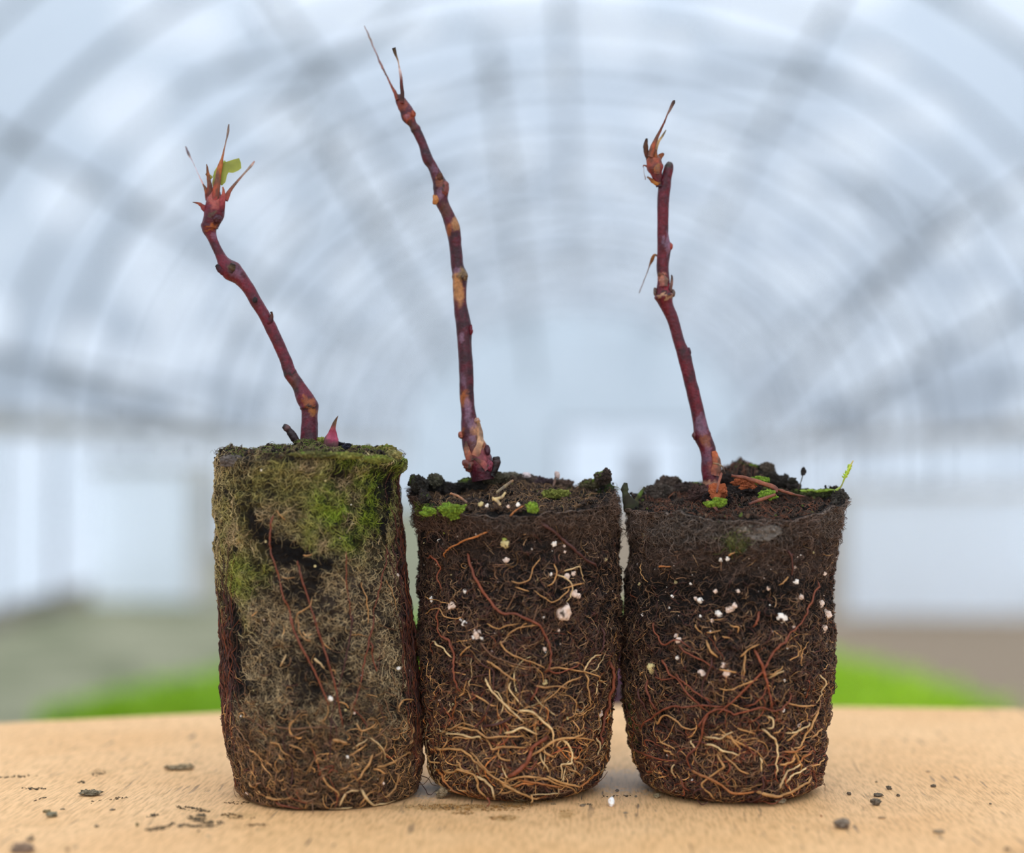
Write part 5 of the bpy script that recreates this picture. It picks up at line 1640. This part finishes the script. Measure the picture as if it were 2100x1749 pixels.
piece('petiole', S3, p3, [Z3(280, 540, 46), Z3(300, 465, 42), Z3(330, 390, 30), Z3(360, 330, 22), Z3(392, 262, 15), Z3(412, 210, 13), Z3(436, 165, 22), Z3(462, 112, 26), Z3(468, 106, 14)], [srgb(150, 70, 40), srgb(166, 76, 40), srgb(140, 60, 36), srgb(126, 56, 40), srgb(180, 140, 130), srgb(96, 60, 50), srgb(80, 54, 44)], -.0024, -.0036, .8, seed=33, n=50)
piece('bract', S3, p3, [Z3(318, 510, 26), Z3(340, 430, 22), Z3(372, 380, 18), Z3(402, 330, 8)], [TAN, srgb(190, 150, 100), srgb(150, 124, 84), srgb(110, 90, 60)], -.0008, 0, .35, seed=34)
piece('bract', S3, p3, [Z3(330, 600, 50), Z3(350, 545, 44), Z3(375, 520, 30), Z3(388, 512, 12)], ORB, -.001, -.0004, .4, seed=35)
piece('bract', S3, p3, [Z3(320, 590, 40), Z3(322, 530, 30), Z3(325, 480, 10)], ORB, -.0022, -.0026, .4, seed=36)
piece('bract', S3, p3, [Z3(330, 670, 50), Z3(334, 630, 52), Z3(348, 590, 16)], [srgb(140, 60, 40), srgb(176, 100, 50), TAN], -.0026, -.003, .35, seed=37)
piece('bract', S3, p3, [Z3(275, 640, 26), Z3(248, 612, 14), Z3(228, 606, 10), Z3(222, 622, 5)], [srgb(140, 60, 50), srgb(150, 80, 60), BRN], -.0012, -.0012, .6, seed=38)
piece('leaf_scar', S3, p3, [Z3(258, 692, 14), Z3(285, 715, 26), Z3(325, 745, 28), Z3(362, 742, 16)], [srgb(150, 92, 50), ORNG, srgb(180, 110, 40), BRN], -.0014, -.0018, .8, seed=39)
piece('dry_thread', S3, p3, [Z3(228, 618, 4), Z3(232, 660, 3), Z3(240, 700, 8), Z3(240, 718, 9)], [srgb(200, 180, 180), srgb(190, 170, 170), srgb(120, 110, 110)], -.001, -.001, .9, seed=40)
piece('petiole', S3, p3, [Z3(335, 1310, 14), Z3(312, 1305, 22), Z3(292, 1345, 26), Z3(270, 1400, 10), Z3(240, 1480, 8), Z3(212, 1550, 10), Z3(192, 1602, 9)], [srgb(150, 100, 60), srgb(160, 100, 50), srgb(110, 70, 40), srgb(170, 150, 150), srgb(176, 170, 176), srgb(160, 156, 160)], 0, .004, .8, seed=41, n=40)
bud('bud', S3, p3, *Z3(434, 1240), 6, 8, srgb(140, 56, 40), 401, -.0004)
piece('bract', S3, p3, [Z3(384, 1545, 66), Z3(384, 1500, 74), Z3(378, 1468, 44), Z3(380, 1448, 14)], [srgb(130, 66, 56), srgb(150, 100, 84), srgb(166, 100, 76), BRN], -.0013, -.0015, .4, seed=42)
piece('bract', S3, p3, [Z3(438, 1590, 18), Z3(444, 1530, 24), Z3(448, 1480, 18), Z3(444, 1458, 8)], [BRN, srgb(140, 96, 84), srgb(120, 76, 60), DRK], -.0006, -.0006, .5, seed=43)
piece('bract', S3, p3, [Z3(346, 1470, 18), Z3(348, 1450, 20), Z3(346, 1436, 12)], ORB, -.0012, -.0014, .5, seed=44)
bud('bud', S3, p3, 1424, 893, 5, 8, srgb(84, 40, 40), 402, -.0003)
bud('bud', S3, p3, 1413, 722, 4.5, 9, PURP, 403, 0)
bud('bud', S3, p3, *Z3(318, 1590), 4, 8, srgb(90, 70, 60), 404, 0)
bud('bud', S3, p3, *Z3(458, 1600), 4, 8, srgb(90, 70, 60), 405, 0)
piece('bark_flap', S3, p3, [(1466, 975, 20), (1470, 952, 20), (1464, 925, 10)], [srgb(150, 80, 60), srgb(160, 90, 60), srgb(180, 90, 50)], -.0015, -.0012, .4, seed=45)
piece('dry_thread', S3, p3, [(1462, 950, 3.5), (1474, 952, 4), (1482, 958, 3.5), (1487, 972, 3)], [TAN, srgb(150, 120, 90), BRN], -.003, -.003, .9, seed=46)


# ================================================================== CLUMPS ON THE PLUG TOPS
def clump(name, parent, x, y, Y, rx, ry, seed, col=(46, 38, 32), green=.0, jag=.42, depth=None, grains=420, mat=None, k2=1.0):
    rg = np.random.default_rng(seed)
    kx = Y / F
    c = at(x, y, Y)
    V = ICO4[0].copy()
    d = 1 + jag * fbm(V + seed * 1.7, 1.5, 5, seed % 31) + .12 * fbm(V + seed, 7, 3, 3)
    dd = depth if depth is not None else .8 * min(rx, ry)
    V = V * d[:, None] * np.array([rx * kx, dd * kx, ry * kx]) + c
    cb = srgb(*col)
    n = fbm(V, 500, 4, seed % 17)
    C = cb[None] * (1 + .5 * n[:, None])
    if green:
        g = np.clip((fbm(V, 220, 3, seed % 13 + 2) + green) * 1.6, 0, 1)[:, None] * sstep(-.2, .7, ICO4[0][:, 2])[:, None]
        C = C * (1 - g) + srgb(92, 108, 38) * (1 + .4 * n[:, None]) * g
    fcs = ICO4[1]
    q = rg.integers(0, len(V), grains)
    Vg, fg, Cg = crumbs(V[q], (.00010 + .00028 * rg.random(grains) ** 2) * k2, (srgb(96, 116, 36) if green > .7 else cb)[None] * rg.uniform(.5, 1.8, (grains, 1)), rg)
    return mesh_np(name, np.vstack([V, Vg]), np.vstack([fcs, fg + len(V)]), mat or M_CRUMB, parent, np.vstack([C, Cg]), smooth=False)


e0, e1, e2 = plants
# plug 1: mossy, ragged crown
for q, (x, y, dy, rx, ry, col, g) in enumerate(((482, 929, -.004, 22, 9, (120, 98, 58), .2), (497, 926, .002, 12, 8, (150, 120, 60), .1), (480, 946, -.013, 30, 12, (84, 76, 70), -.6), (540, 928, -.004, 26, 9, (76, 66, 52), .1), (575, 924, .004, 24, 10, (70, 62, 44), .3),
                                                (615, 920, 0, 26, 9, (38, 34, 32), -.4), (560, 940, -.014, 30, 8, (74, 62, 48), -.2), (632, 908, -.003, 20, 8, (64, 60, 36), .5), (655, 905, 0, 16, 7, (110, 112, 50), .6), (690, 913, .002, 24, 6, (36, 32, 32), -.5), (712, 915, -.006, 7, 4, (34, 32, 40), -1),
                                                (740, 922, -.004, 30, 8, (92, 88, 44), .5), (790, 924, -.004, 20, 10, (110, 100, 52), .4), (806, 934, -.008, 18, 9, (120, 110, 66), .4), (822, 952, -.004, 12, 16, (96, 96, 56), .4), (700, 934, -.018, 44, 6, (98, 96, 46), .5), (640, 932, -.019, 40, 6, (80, 76, 42), .4), (765, 941, -.015, 34, 7, (96, 98, 44), .5))):
    o = clump('moss_crust' if g > 0 else 'soil_clump', balls[0], x, y, p1.cy + dy, rx, ry, 500 + q, col, g, .3, grains=260)
# plug 2
for q, (x, y, dy, rx, ry, col, g) in enumerate(((858, 993, -.002, 17, 17, (44, 40, 34), .05), (893, 984, .000, 14, 10, (60, 56, 44), .2), (893, 996, .002, 18, 12, (40, 36, 32), -.2), (925, 1002, .004, 26, 12, (44, 38, 34), -.2), (985, 990, .002, 42, 13, (40, 36, 32), .1), (1015, 980, .001, 24, 11, (60, 54, 40), .2),
                                                (1045, 978, .006, 22, 9, (84, 76, 62), .2), (1080, 981, .006, 22, 9, (66, 54, 46), -.2), (1110, 988, .006, 22, 8, (60, 46, 46), -.3), (1150, 992, .008, 24, 8, (70, 54, 44), .0), (1235, 980, 0, 16, 14, (56, 46, 38), .1), (1244, 973, -.002, 8, 10, (52, 42, 36), -.2), (1212, 992, .002, 22, 9, (70, 62, 42), .2),
                                                (1140, 1012, -.006, 26, 8, (92, 92, 40), .5), (925, 1046, -.0185, 22, 13, (88, 108, 34), 1.0), (876, 1050, -.017, 12, 6, (76, 92, 36), .8), (1093, 1040, -.0205, 10, 9, (80, 96, 38), .8), (975, 1030, -.012, 30, 8, (52, 42, 36), -.3), (870, 1020, -.009, 12, 14, (44, 38, 34), -.1))):
    mossy = g > .6
    o = clump('moss_tuft' if mossy else 'soil_clump', balls[1], x, y, p2.cy + dy, rx, ry, 540 + q, col, g, .62 if mossy else .34, grains=1000 if mossy else 320, k2=.8 if mossy else 1)
    if mossy: o['label'] = 'bright green moss tuft'
bud('bark_chip', balls[1], p2, 1080, 974, 9, 6, srgb(196, 176, 170), 601, .004, mat=M_PERLITE)
bud('bark_chip', balls[1], p2, 1143, 974, 5, 8, srgb(186, 160, 148), 602, .003, .4, mat=M_PERLITE)
piece('straw_fragment', balls[1], p2, [(1018, 1010, 5), (1032, 1000, 7), (1052, 985, 5)], [srgb(140, 116, 80), srgb(150, 126, 86), TAN], -.014, -.004, .7, seed=61)
piece('straw_fragment', balls[1], p2, [(1010, 1020, 5), (1020, 1028, 6), (1026, 1036, 4)], [srgb(206, 176, 120)] * 2, -.02, -.0208, .7, seed=62)
piece('straw_fragment', balls[1], p2, [(1010, 1024, 5), (1028, 1020, 6), (1036, 1010, 4)], [srgb(206, 176, 120)] * 2, -.02, -.0185, .7, seed=63)
piece('straw_fragment', balls[1], p2, [(924, 1012, 4), (940, 1018, 5), (958, 1030, 4)], [srgb(180, 120, 80)] * 2, -.012, -.018, .7, seed=64)
piece('straw_fragment', balls[1], p2, [(1135, 996, 4), (1140, 978, 5), (1146, 968, 3)], [srgb(150, 110, 90), srgb(180, 150, 130)], .004, .004, .7, seed=65)
# plug 3
for q, (x, y, dy, rx, ry, col, g) in enumerate(((1372, 993, .006, 22, 14, (62, 50, 42), -.3), (1352, 1008, .003, 26, 14, (66, 56, 48), -.3), (1410, 1000, .004, 28, 11, (60, 48, 42), -.3), (1540, 975, .010, 38, 18, (44, 38, 32), .0), (1572, 966, .010, 20, 16, (64, 54, 44), -.3), (1596, 988, .009, 22, 18, (44, 38, 32), -.2),
                                                (1530, 958, .010, 22, 6, (80, 92, 30), .6), (1500, 985, .006, 28, 12, (42, 34, 30), -.3), (1520, 1008, 0, 40, 13, (40, 32, 28), -.4), (1560, 1010, .002, 50, 12, (54, 40, 32), -.3), (1435, 1015, -.004, 20, 18, (60, 42, 36), -.3), (1472, 1018, -.009, 26, 14, (36, 28, 26), -.6),
                                                (1628, 1000, .008, 14, 12, (52, 44, 38), -.2), (1650, 1010, .004, 24, 7, (60, 60, 34), .3), (1690, 1010, 0, 26, 7, (60, 62, 36), .4), (1722, 1022, -.002, 14, 17, (56, 50, 42), .1), (1712, 1042, -.004, 12, 14, (60, 54, 46), .0), (1708, 1062, -.003, 8, 14, (50, 44, 38), -.2),
                                                (1575, 1014, -.012, 14, 7, (92, 120, 34), 1.0), (1472, 1030, -.018, 14, 6, (88, 108, 38), .9), (1455, 1034, -.018, 8, 4, (88, 108, 38), .9), (1560, 984, .000, 13, 6, (88, 112, 30), .9), (1560, 1093, -.0212, 36, 15, (92, 84, 76), -.5), (1515, 1108, -.0208, 20, 16, (74, 72, 44), .1), (1530, 1085, -.0212, 22, 10, (110, 100, 88), -.4))):
    mossy = g > .8
    o = clump('moss_tuft' if mossy else 'soil_clump', balls[2], x, y, p3.cy + dy, rx, ry, 580 + q, col, g, .62 if mossy else .38, grains=1000 if mossy else 320, k2=.8 if mossy else 1, depth=8 if 1080 < y < 1120 else None)
    if mossy: o['label'] = 'bright green moss tuft'
for q, (x, y, dy, rx, ry) in enumerate(((1472, 1007, -.0135, 15, 12), (1516, 987, -.008, 13, 8), (1536, 995, -.008, 15, 7), (1462, 1000, -.013, 8, 6))):
    clump('bark_chip', balls[2], x, y, p3.cy + dy, rx, ry, 700 + q, (132, 70, 42), -1, .6, grains=90, k2=.6)
RU = [srgb(112, 58, 38), srgb(134, 74, 48), srgb(90, 46, 32)]
for q, pts in enumerate((((1500, 975, 6), (1528, 980, 8), (1560, 990, 9), (1588, 1000, 9), (1592, 1010, 7)), ((1590, 1014, 6), (1562, 1024, 7), (1536, 1034, 5)), ((1450, 1025, 5), (1462, 1036, 6), (1472, 1048, 4)), ((1590, 1002, 5), (1620, 1012, 6), (1650, 1018, 4)), ((1480, 970, 5), (1474, 990, 5), (1470, 1010, 4)))):
    piece('surface_root', balls[2], p3, pts, RU, -.008 if q in (0, 3) else -.013, -.010 if q in (0, 3) else -.017, .8, seed=70 + q, mat=M_ROOT)
ear = piece('peat_spur', balls[2], p3, [(1306, 1062, 26), (1296, 1044, 28), (1286, 1022, 20), (1281, 1005, 14), (1283, 990, 7)], [srgb(48, 44, 34), srgb(60, 60, 40), srgb(62, 64, 42), srgb(56, 54, 40)], -.004, -.003, .7, seed=81, mat=M_CRUMB, wob=.25)
piece('peat_spur', balls[2], p3, [(1300, 1040, 14), (1306, 1024, 10), (1314, 1012, 11), (1323, 999, 8)], [srgb(70, 66, 46), srgb(90, 100, 50), srgb(86, 104, 44), srgb(80, 84, 50)], -.003, -.003, .6, seed=82, mat=M_CRUMB, wob=.35)
piece('peat_spur', balls[1], p2, [(1236, 985, 20), (1241, 972, 12), (1246, 966, 6), (1252, 972, 3)], [srgb(60, 50, 42), srgb(70, 60, 50), srgb(60, 52, 44)], -.001, -.001, .7, seed=83, mat=M_CRUMB)
# moss sprig and the crumb held up by a moss thread
MG = [srgb(150, 172, 40), srgb(170, 196, 50), srgb(190, 206, 80)]
sprig = piece('moss_sprig', balls[2], p3, [(1712, 1008, 7), (1724, 998, 4), (1729, 988, 3), (1734, 976, 3.5), (1742, 958, 4), (1750, 944, 2)], [srgb(130, 150, 40), srgb(150, 150, 80), srgb(160, 180, 50), srgb(180, 200, 60), srgb(190, 160, 90)], -.002, -.003, .9, seed=84, mat=M_LEAF, n=40)
sprig['label'] = 'upright lime moss sprig'
Pm, Nm, Rm, Cm = [], [], [], []
rg = np.random.default_rng(8)
for i in range(46):
    tt = rg.random()
    x, y = 1732 + 14 * tt, 981 - 27 * tt
    a = rg.uniform(0, 2 * PI)
    p0 = at(x, y, p3.cy - .0025)
    dv = np.array([math.cos(a) * .8, math.sin(a) * .8, rg.uniform(.2, .9)]) * rg.uniform(.0004, .0008)
    s = np.linspace(0, 1, 5)[:, None]
    Pm.append(p0 + dv * s)
    Nm.append(np.repeat([[0, -1.0, 0]], 5, 0))
    Rm.append(np.array([.00008, .00018, .0002, .00013, .00003]))
    Cm.append(MG[rg.integers(0, 3)])
V, f, C = tubes(np.array(Pm), np.array(Nm), np.array(Rm), np.array(Cm), 6, .5)
o = mesh_np('moss_leaves', V, f, M_LEAF, sprig, col=C)
o['kind'] = 'stuff'
for q, (x, y) in enumerate(((1650, 1006), (1662, 1004), (1676, 1006), (1690, 1005), (1702, 1004), (1716, 1004))):
    bud('moss_tuft', balls[2], p3, x, y + 1, 8, 2.5, srgb(120, 140, 36), 820 + q, -.001, mat=M_LEAF, rough=.5)
thr = piece('moss_thread', balls[2], p3, [(1636, 1004, 3), (1641, 992, 2.2), (1646, 976, 2)], [BRN, srgb(96, 84, 66), srgb(96, 84, 66)], .003, .003, .9, seed=85)
clump('soil_crumb', thr, 1648, 966, p3.cy + .003, 5, 8, 760, (44, 38, 34), -1, .4, grains=30, k2=.5)
clump('soil_clump', balls[2], 1625, 986, p3.cy + .004, 9, 6, 761, (46, 42, 34), -1, .4, grains=40, k2=.5)


# loose thin rootlets hanging free at the feet and flanks
def loose(pl, ball, lst):
    for q, (pts, ck, w) in enumerate(lst):
        c = catmull(np.array([(x, y, d) for x, y, d in pts], float), 26)
        P = np.stack([at(x, y, pl.cy + d * MM) for x, y, d in c])
        P[:, 2] = np.maximum(P[:, 2], .00025)
        r = w * .00005 * (1 - .5 * np.linspace(0, 1, 26))
        Nn = np.repeat([[0, -1.0, 0]], 26, 0)
        cc = np.repeat(RC[ck][None], 26, 0)
        V, f, C = tubes(P[None], Nn[None], r[None], cc[None], 6)
        mesh_np('rootlet', V, f, M_ROOT, ball, C)


loose(p1, balls[0], [([(486, 1590, -4), (482, 1605, -5), (480, 1622, -5), (486, 1640, -6)], 'b', 2), ([(492, 1600, -5), (500, 1622, -8), (515, 1634, -10), (528, 1636, -10)], 'b', 2), ([(862, 1590, 1), (878, 1596, 0), (886, 1608, -1), (900, 1612, -2)], 'b', 2.2),
                     ([(858, 1600, 0), (872, 1618, -2), (880, 1632, -4), (892, 1622, -4)], 'd', 2), ([(850, 1606, -3), (868, 1608, -3), (882, 1592, -2), (890, 1580, 0)], 'b', 2), ([(640, 1640, -18), (641, 1655, -19), (642, 1668, -20.5)], 'b', 3)])
loose(p2, balls[1], [([(1210, 1600, -6), (1222, 1606, -6), (1236, 1596, -4), (1246, 1582, -3)], 'b', 2.4), ([(1000, 1636, -19), (1004, 1646, -20), (998, 1654, -21)], 'r', 4), ([(876, 1570, -3), (884, 1592, -4), (900, 1606, -6), (920, 1616, -9)], 't', 4),
                     ([(1200, 1606, -6), (1212, 1612, -8), (1216, 1622, -8)], 'b', 2), ([(1090, 1630, -18), (1092, 1642, -19), (1088, 1646, -20)], 't', 4), ([(862, 1090, 0), (857, 1100, 0), (858, 1118, 0), (864, 1124, 0)], 'd', 2.5)])
loose(p3, balls[2], [([(1660, 1592, -5), (1668, 1604, -6), (1676, 1598, -6), (1670, 1590, -6), (1664, 1600, -6)], 'b', 3), ([(1620, 1632, -14), (1650, 1622, -12), (1672, 1610, -10), (1690, 1606, -9), (1692, 1622, -9)], 'b', 2.2), ([(1672, 1600, -5), (1684, 1606, -7), (1692, 1610, -8)], 'b', 3),
                     ([(1560, 1640, -16), (1585, 1648, -18), (1605, 1636, -16)], 'r', 3.5), ([(1430, 1640, -16), (1440, 1650, -18), (1452, 1644, -18)], 'd', 3), ([(1690, 1580, -2), (1694, 1560, -2), (1690, 1540, -2)], 't', 3),
                     ([(1706, 1128, 0), (1714, 1136, 0), (1722, 1134, 0)], 'd', 2)])


# ================================================================== LOOSE BITS ON THE BOARD
def bit(name, x, y, w, h, label, col, seed, cat='soil crumb', jag=.45, group='loose crumbs on the board', mat=None, grains=None, depth=None):
    X, Y = on_table(x, y + h * .45)
    k = Y / F
    rx, rz = w / 2 * k, h / 2 * k
    ry = (depth or max(w * .8, h)) / 2 * k
    rg = np.random.default_rng(seed)
    sub = ICO3
    V = sub[0] * (1 + jag * fbm(sub[0] + seed * 2.3, 1.7, 4, seed % 29))[:, None] * np.array([rx, ry, rz])
    V[:, 2] -= V[:, 2].min()
    V += np.array([0, 0, -.00004])
    cb = srgb(*col) * (2.2 if sum(col) < 250 else 1.25)
    C = cb[None] * (1 + .4 * fbm(V, 1500, 3, 3)[:, None])
    g = grains if grains is not None else (90 if w > 14 else 24)
    q = rg.integers(0, len(V), g)
    Vg, fg, Cg = crumbs(V[q], rx * .10 * rg.uniform(.5, 1.6, g), cb[None] * rg.uniform(.6, 1.6, (g, 1)), rg)
    Vg[:, 2] = np.maximum(Vg[:, 2], 0)
    VV = np.vstack([V, Vg])
    o = mesh_np(name, VV, np.vstack([sub[1], fg + len(V)]), mat or M_CRUMB, None, np.vstack([C, Cg]), smooth=False)
    o.location = (X, Y, 0)
    tag(o, label, cat, group)
    return o


SB = (92, 80, 64)
DB = (74, 64, 52)
def q4(u, v): return (u / 3.387, 1400 + v / 3.387)
def q5(u, v): return (800 + u / 3.231, 1500 + v / 3.231)
def q6(u, v): return (1500 + u / 3.5, 1400 + v / 3.5)


BITS = [
    ('soil_crumb', *q5(342, 418), 24, 18, 'round brown crumb in the gap between the left and middle plugs', (124, 106, 80)),
    ('soil_crumb', *q5(1765, 427), 13, 9, 'dark angular crumb just left of the right plug foot', (96, 84, 62)),
    ('soil_crumb', *q5(1505, 392), 7, 5, 'small dark crumb behind the white perlite lump', (96, 88, 80)),
    ('soil_crumb', *q5(1628, 430), 5, 4, 'tiny crumb between the white perlite and the right plug', (110, 98, 80)),
    ('soil_crumb', *q5(1275, 491), 10, 4, 'flat thin flake in front of the middle plug, right of its centre', SB),
    ('soil_crumb', *q5(1560, 538), 8, 3, 'flat brown flake in front of and right of the white perlite', SB),
    ('soil_crumb', *q5(1080, 478), 9, 4, 'flat flake close in front of the middle plug', (120, 98, 70)),
    ('soil_crumb', *q6(798, 1018), 29, 16, 'large jagged grey-brown crumb in front of the right plug', (112, 96, 80)),
    ('soil_crumb', *q6(1038, 860), 18, 12, 'dark porous crumb, front one of the cluster right of the plugs', DB),
    ('soil_crumb', *q6(1058, 806), 17, 6, 'long low dark crumb in the middle of the right cluster', DB),
    ('soil_crumb', *q6(845, 797), 8, 6, 'small dark crumb nearest the right plug', DB),
    ('soil_crumb', *q6(1130, 755), 11, 7, 'rounded dark crumb at the back of the right cluster', DB),
    ('soil_crumb', *q6(1197, 808), 7, 5, 'small crumb at the right side of the right cluster', DB),
    ('soil_crumb', *q6(1450, 741), 10, 5, 'lone dark crumb farthest right behind the cluster', DB),
    ('soil_crumb', *q6(1040, 712), 5, 3, 'tiny pale crumb behind the right cluster', (130, 112, 88)),
    ('soil_crumb', *q6(1858, 868), 5, 3, 'tiny dark speck near the right edge of the picture', DB),
    ('soil_crumb', *q6(1488, 1068), 20, 5, 'flat oval flake in the right foreground', (140, 118, 92)),
    ('soil_crumb', *q6(1980, 1195), 11, 6, 'blurred crumb in the bottom right corner', (120, 100, 78)),
    ('soil_crumb', *q6(1080, 967), 14, 3, 'thin tan flake between the large crumb and the flat oval flake', (160, 130, 96)),
    ('soil_crumb', *q6(645, 957), 4, 3, 'tiny reddish speck in front of the right plug', (140, 90, 60)),
    ('soil_crumb', *q6(1410, 637), 8, 3, 'faint flake well behind the right cluster', (150, 126, 100)),
    ('soil_crumb', *q4(362, 918), 19, 9, 'two-toned grey and cream crumb on the left of the board', (120, 112, 90)),
    ('soil_crumb', *q4(325, 893), 15, 4, 'thin flake just behind the two-toned crumb', (120, 102, 70)),
    ('soil_crumb', *q4(210, 1085), 14, 6, 'low grey crumb in the left foreground', (110, 94, 76)),
    ('soil_crumb', *q4(163, 1150), 46, 19, 'large blurred soil clod in the bottom left corner', (120, 98, 80)),
    ('soil_crumb', *q4(670, 995), 7, 5, 'small brown crumb left of the soil patches', DB),
    ('soil_crumb', *q4(952, 988), 5, 6, 'small upright crumb beside the forked soil trail', (100, 92, 60)),
    ('soil_crumb', *q4(1250, 996), 9, 4, 'small oblong crumb left of the dark soil patch', DB),
    ('soil_crumb', *q4(1380, 1028), 5, 4, 'tiny crumb below the dark soil patch', DB),
    ('soil_crumb', *q4(470, 1163), 7, 6, 'blurred speck at the bottom edge, left foreground', (120, 100, 80)),
    ('soil_crumb', *q4(435, 876), 9, 3, 'thin flake right of the two-toned crumb', (130, 112, 86)),
    ('soil_crumb', *q4(780, 880), 9, 4, 'small flat flake behind the soil trails on the left', SB),
    ('soil_crumb', *q4(222, 1060), 5, 3, 'tiny fleck behind the low grey crumb', SB),
    ('soil_crumb', *q4(118, 1030), 4, 3, 'tiny fleck near the left edge of the picture', SB),
    ('soil_crumb', *q4(695, 710), 60, 8, 'long dark blurred clod lying far back on the left', (104, 92, 72)),
    ('soil_crumb', *q4(1240, 590), 52, 7, 'blurred dark streak of soil nearest the left plug, far back', (132, 112, 84)),
]
BITS[34] = ('soil_crumb', *q4(628, 770), 46, 9, 'long dark blurred clod lying far back on the left', (104, 92, 72))
for q, (nm, x, y, w, h, lab, col) in enumerate(BITS):
    bit(nm, x, y, w, h, lab, col, 900 + q, depth=None if w < 40 else w * .5)
bit('perlite_lump', *q5(1466, 470), 12, 18, 'white upright perlite lump between the middle and right plugs', (236, 226, 216), 960, 'perlite', .3, None, M_PERLITE, 14)
bit('stone_chip', *q6(352, 845), 22, 12, 'flat pale stone chip against the front foot of the right plug', (150, 132, 104), 961, 'stone', .35, None, None, 20)
bit('perlite_lump', *q4(376, 910), 9, 5, 'cream sliver resting on the two-toned crumb at left', (226, 216, 180), 962, 'perlite', .3, None, M_PERLITE, 4)


# thin trails of spilt soil, uncountable grains
def dust(name, lab, spots, n, seed, cols, size=.00016):
    rg = np.random.default_rng(seed)
    P = []
    tot = sum(s[2] * s[3] for s in spots)
    for x, y, rx, ry, rot in spots:
        k = int(n * rx * ry / tot) + 4
        a, r = rg.uniform(0, 2 * PI, k), rg.random(k) ** .7
        u, v = np.cos(a) * r * rx, np.sin(a) * r * ry
        c, s = math.cos(math.radians(rot)), math.sin(math.radians(rot))
        xs, ys = x + u * c - v * s, y + u * s + v * c
        nz = vnoise(np.stack([xs * .12, ys * .5, xs * 0], -1), seed)
        for xx, yy, q in zip(xs, ys, nz):
            if q > -.25:
                X, Y = on_table(xx, yy)
                P.append((X, Y, .00004))
    P = np.array(P)
    K = len(P)
    V, f, C = crumbs(P, size * (.4 + 1.3 * rg.random(K) ** 2), np.array(cols)[rg.integers(0, len(cols), K)], rg, squash=.8)
    V[:, 2] = np.maximum(V[:, 2], .00001)
    o = mesh_np(name, V, f, M_CRUMB, None, C, smooth=False)
    tag(o, lab, 'soil', kind='stuff')
    return o


DC = [srgb(84, 72, 56), srgb(110, 92, 70), srgb(64, 54, 44), srgb(130, 104, 74)]
dust('spilt_soil', 'dark forked soil patches on the board left of the left plug', [(*q4(1365, 945), 20, 7, 8), (*q4(1475, 980), 24, 7, 0), (*q4(1400, 925), 10, 5, 0), (*q4(1340, 878), 39, 4, 8), (*q4(1090, 1015), 26, 4, -8), (*q4(1180, 990), 16, 3, -28), (*q4(1060, 924), 15, 3, -8), (*q4(1330, 995), 30, 3, 4)], 1500, 1, DC)
dust('spilt_soil', 'brown dusting of soil beside the foot of the left plug', [(*q4(1650, 930), 38, 5, 4), (*q4(1580, 920), 14, 4, 0), (*q4(1780, 990), 30, 3, 0), (*q4(1660, 835), 30, 3, 0)], 500, 2, [srgb(128, 92, 54), srgb(104, 78, 50), srgb(76, 60, 44)], .00013)
dust('spilt_soil', 'band of brown soil dust in front of the middle plug', [(*q5(500, 505), 130, 7, 1), (*q5(480, 540), 24, 4, 0), (*q5(830, 490), 50, 6, -3), (*q5(740, 572), 28, 6, 0), (*q5(1165, 545), 14, 7, 0), (*q5(930, 460), 50, 4, 0)], 2600, 3, [srgb(158, 108, 54), srgb(130, 92, 52), srgb(94, 74, 50), srgb(170, 122, 66)], .00012)
dust('spilt_soil', 'thin line of soil grains behind the white perlite lump', [(*q5(1490, 431), 34, 2.5, -2), (*q5(1290, 485), 20, 2, 0)], 110, 4, DC, .00015)
dust('spilt_soil', 'faint blurred soil marks far back on the left of the board', [(*q4(240, 738), 36, 2.5, 0), (*q4(140, 652), 44, 2.5, -3), (*q4(690, 622), 16, 8, -20), (*q4(280, 810), 14, 3, -15), (*q4(800, 805), 34, 3, -8), (*q4(560, 690), 10, 3, 0), (*q4(630, 830), 9, 3, 0)], 420, 5, DC, .00018)
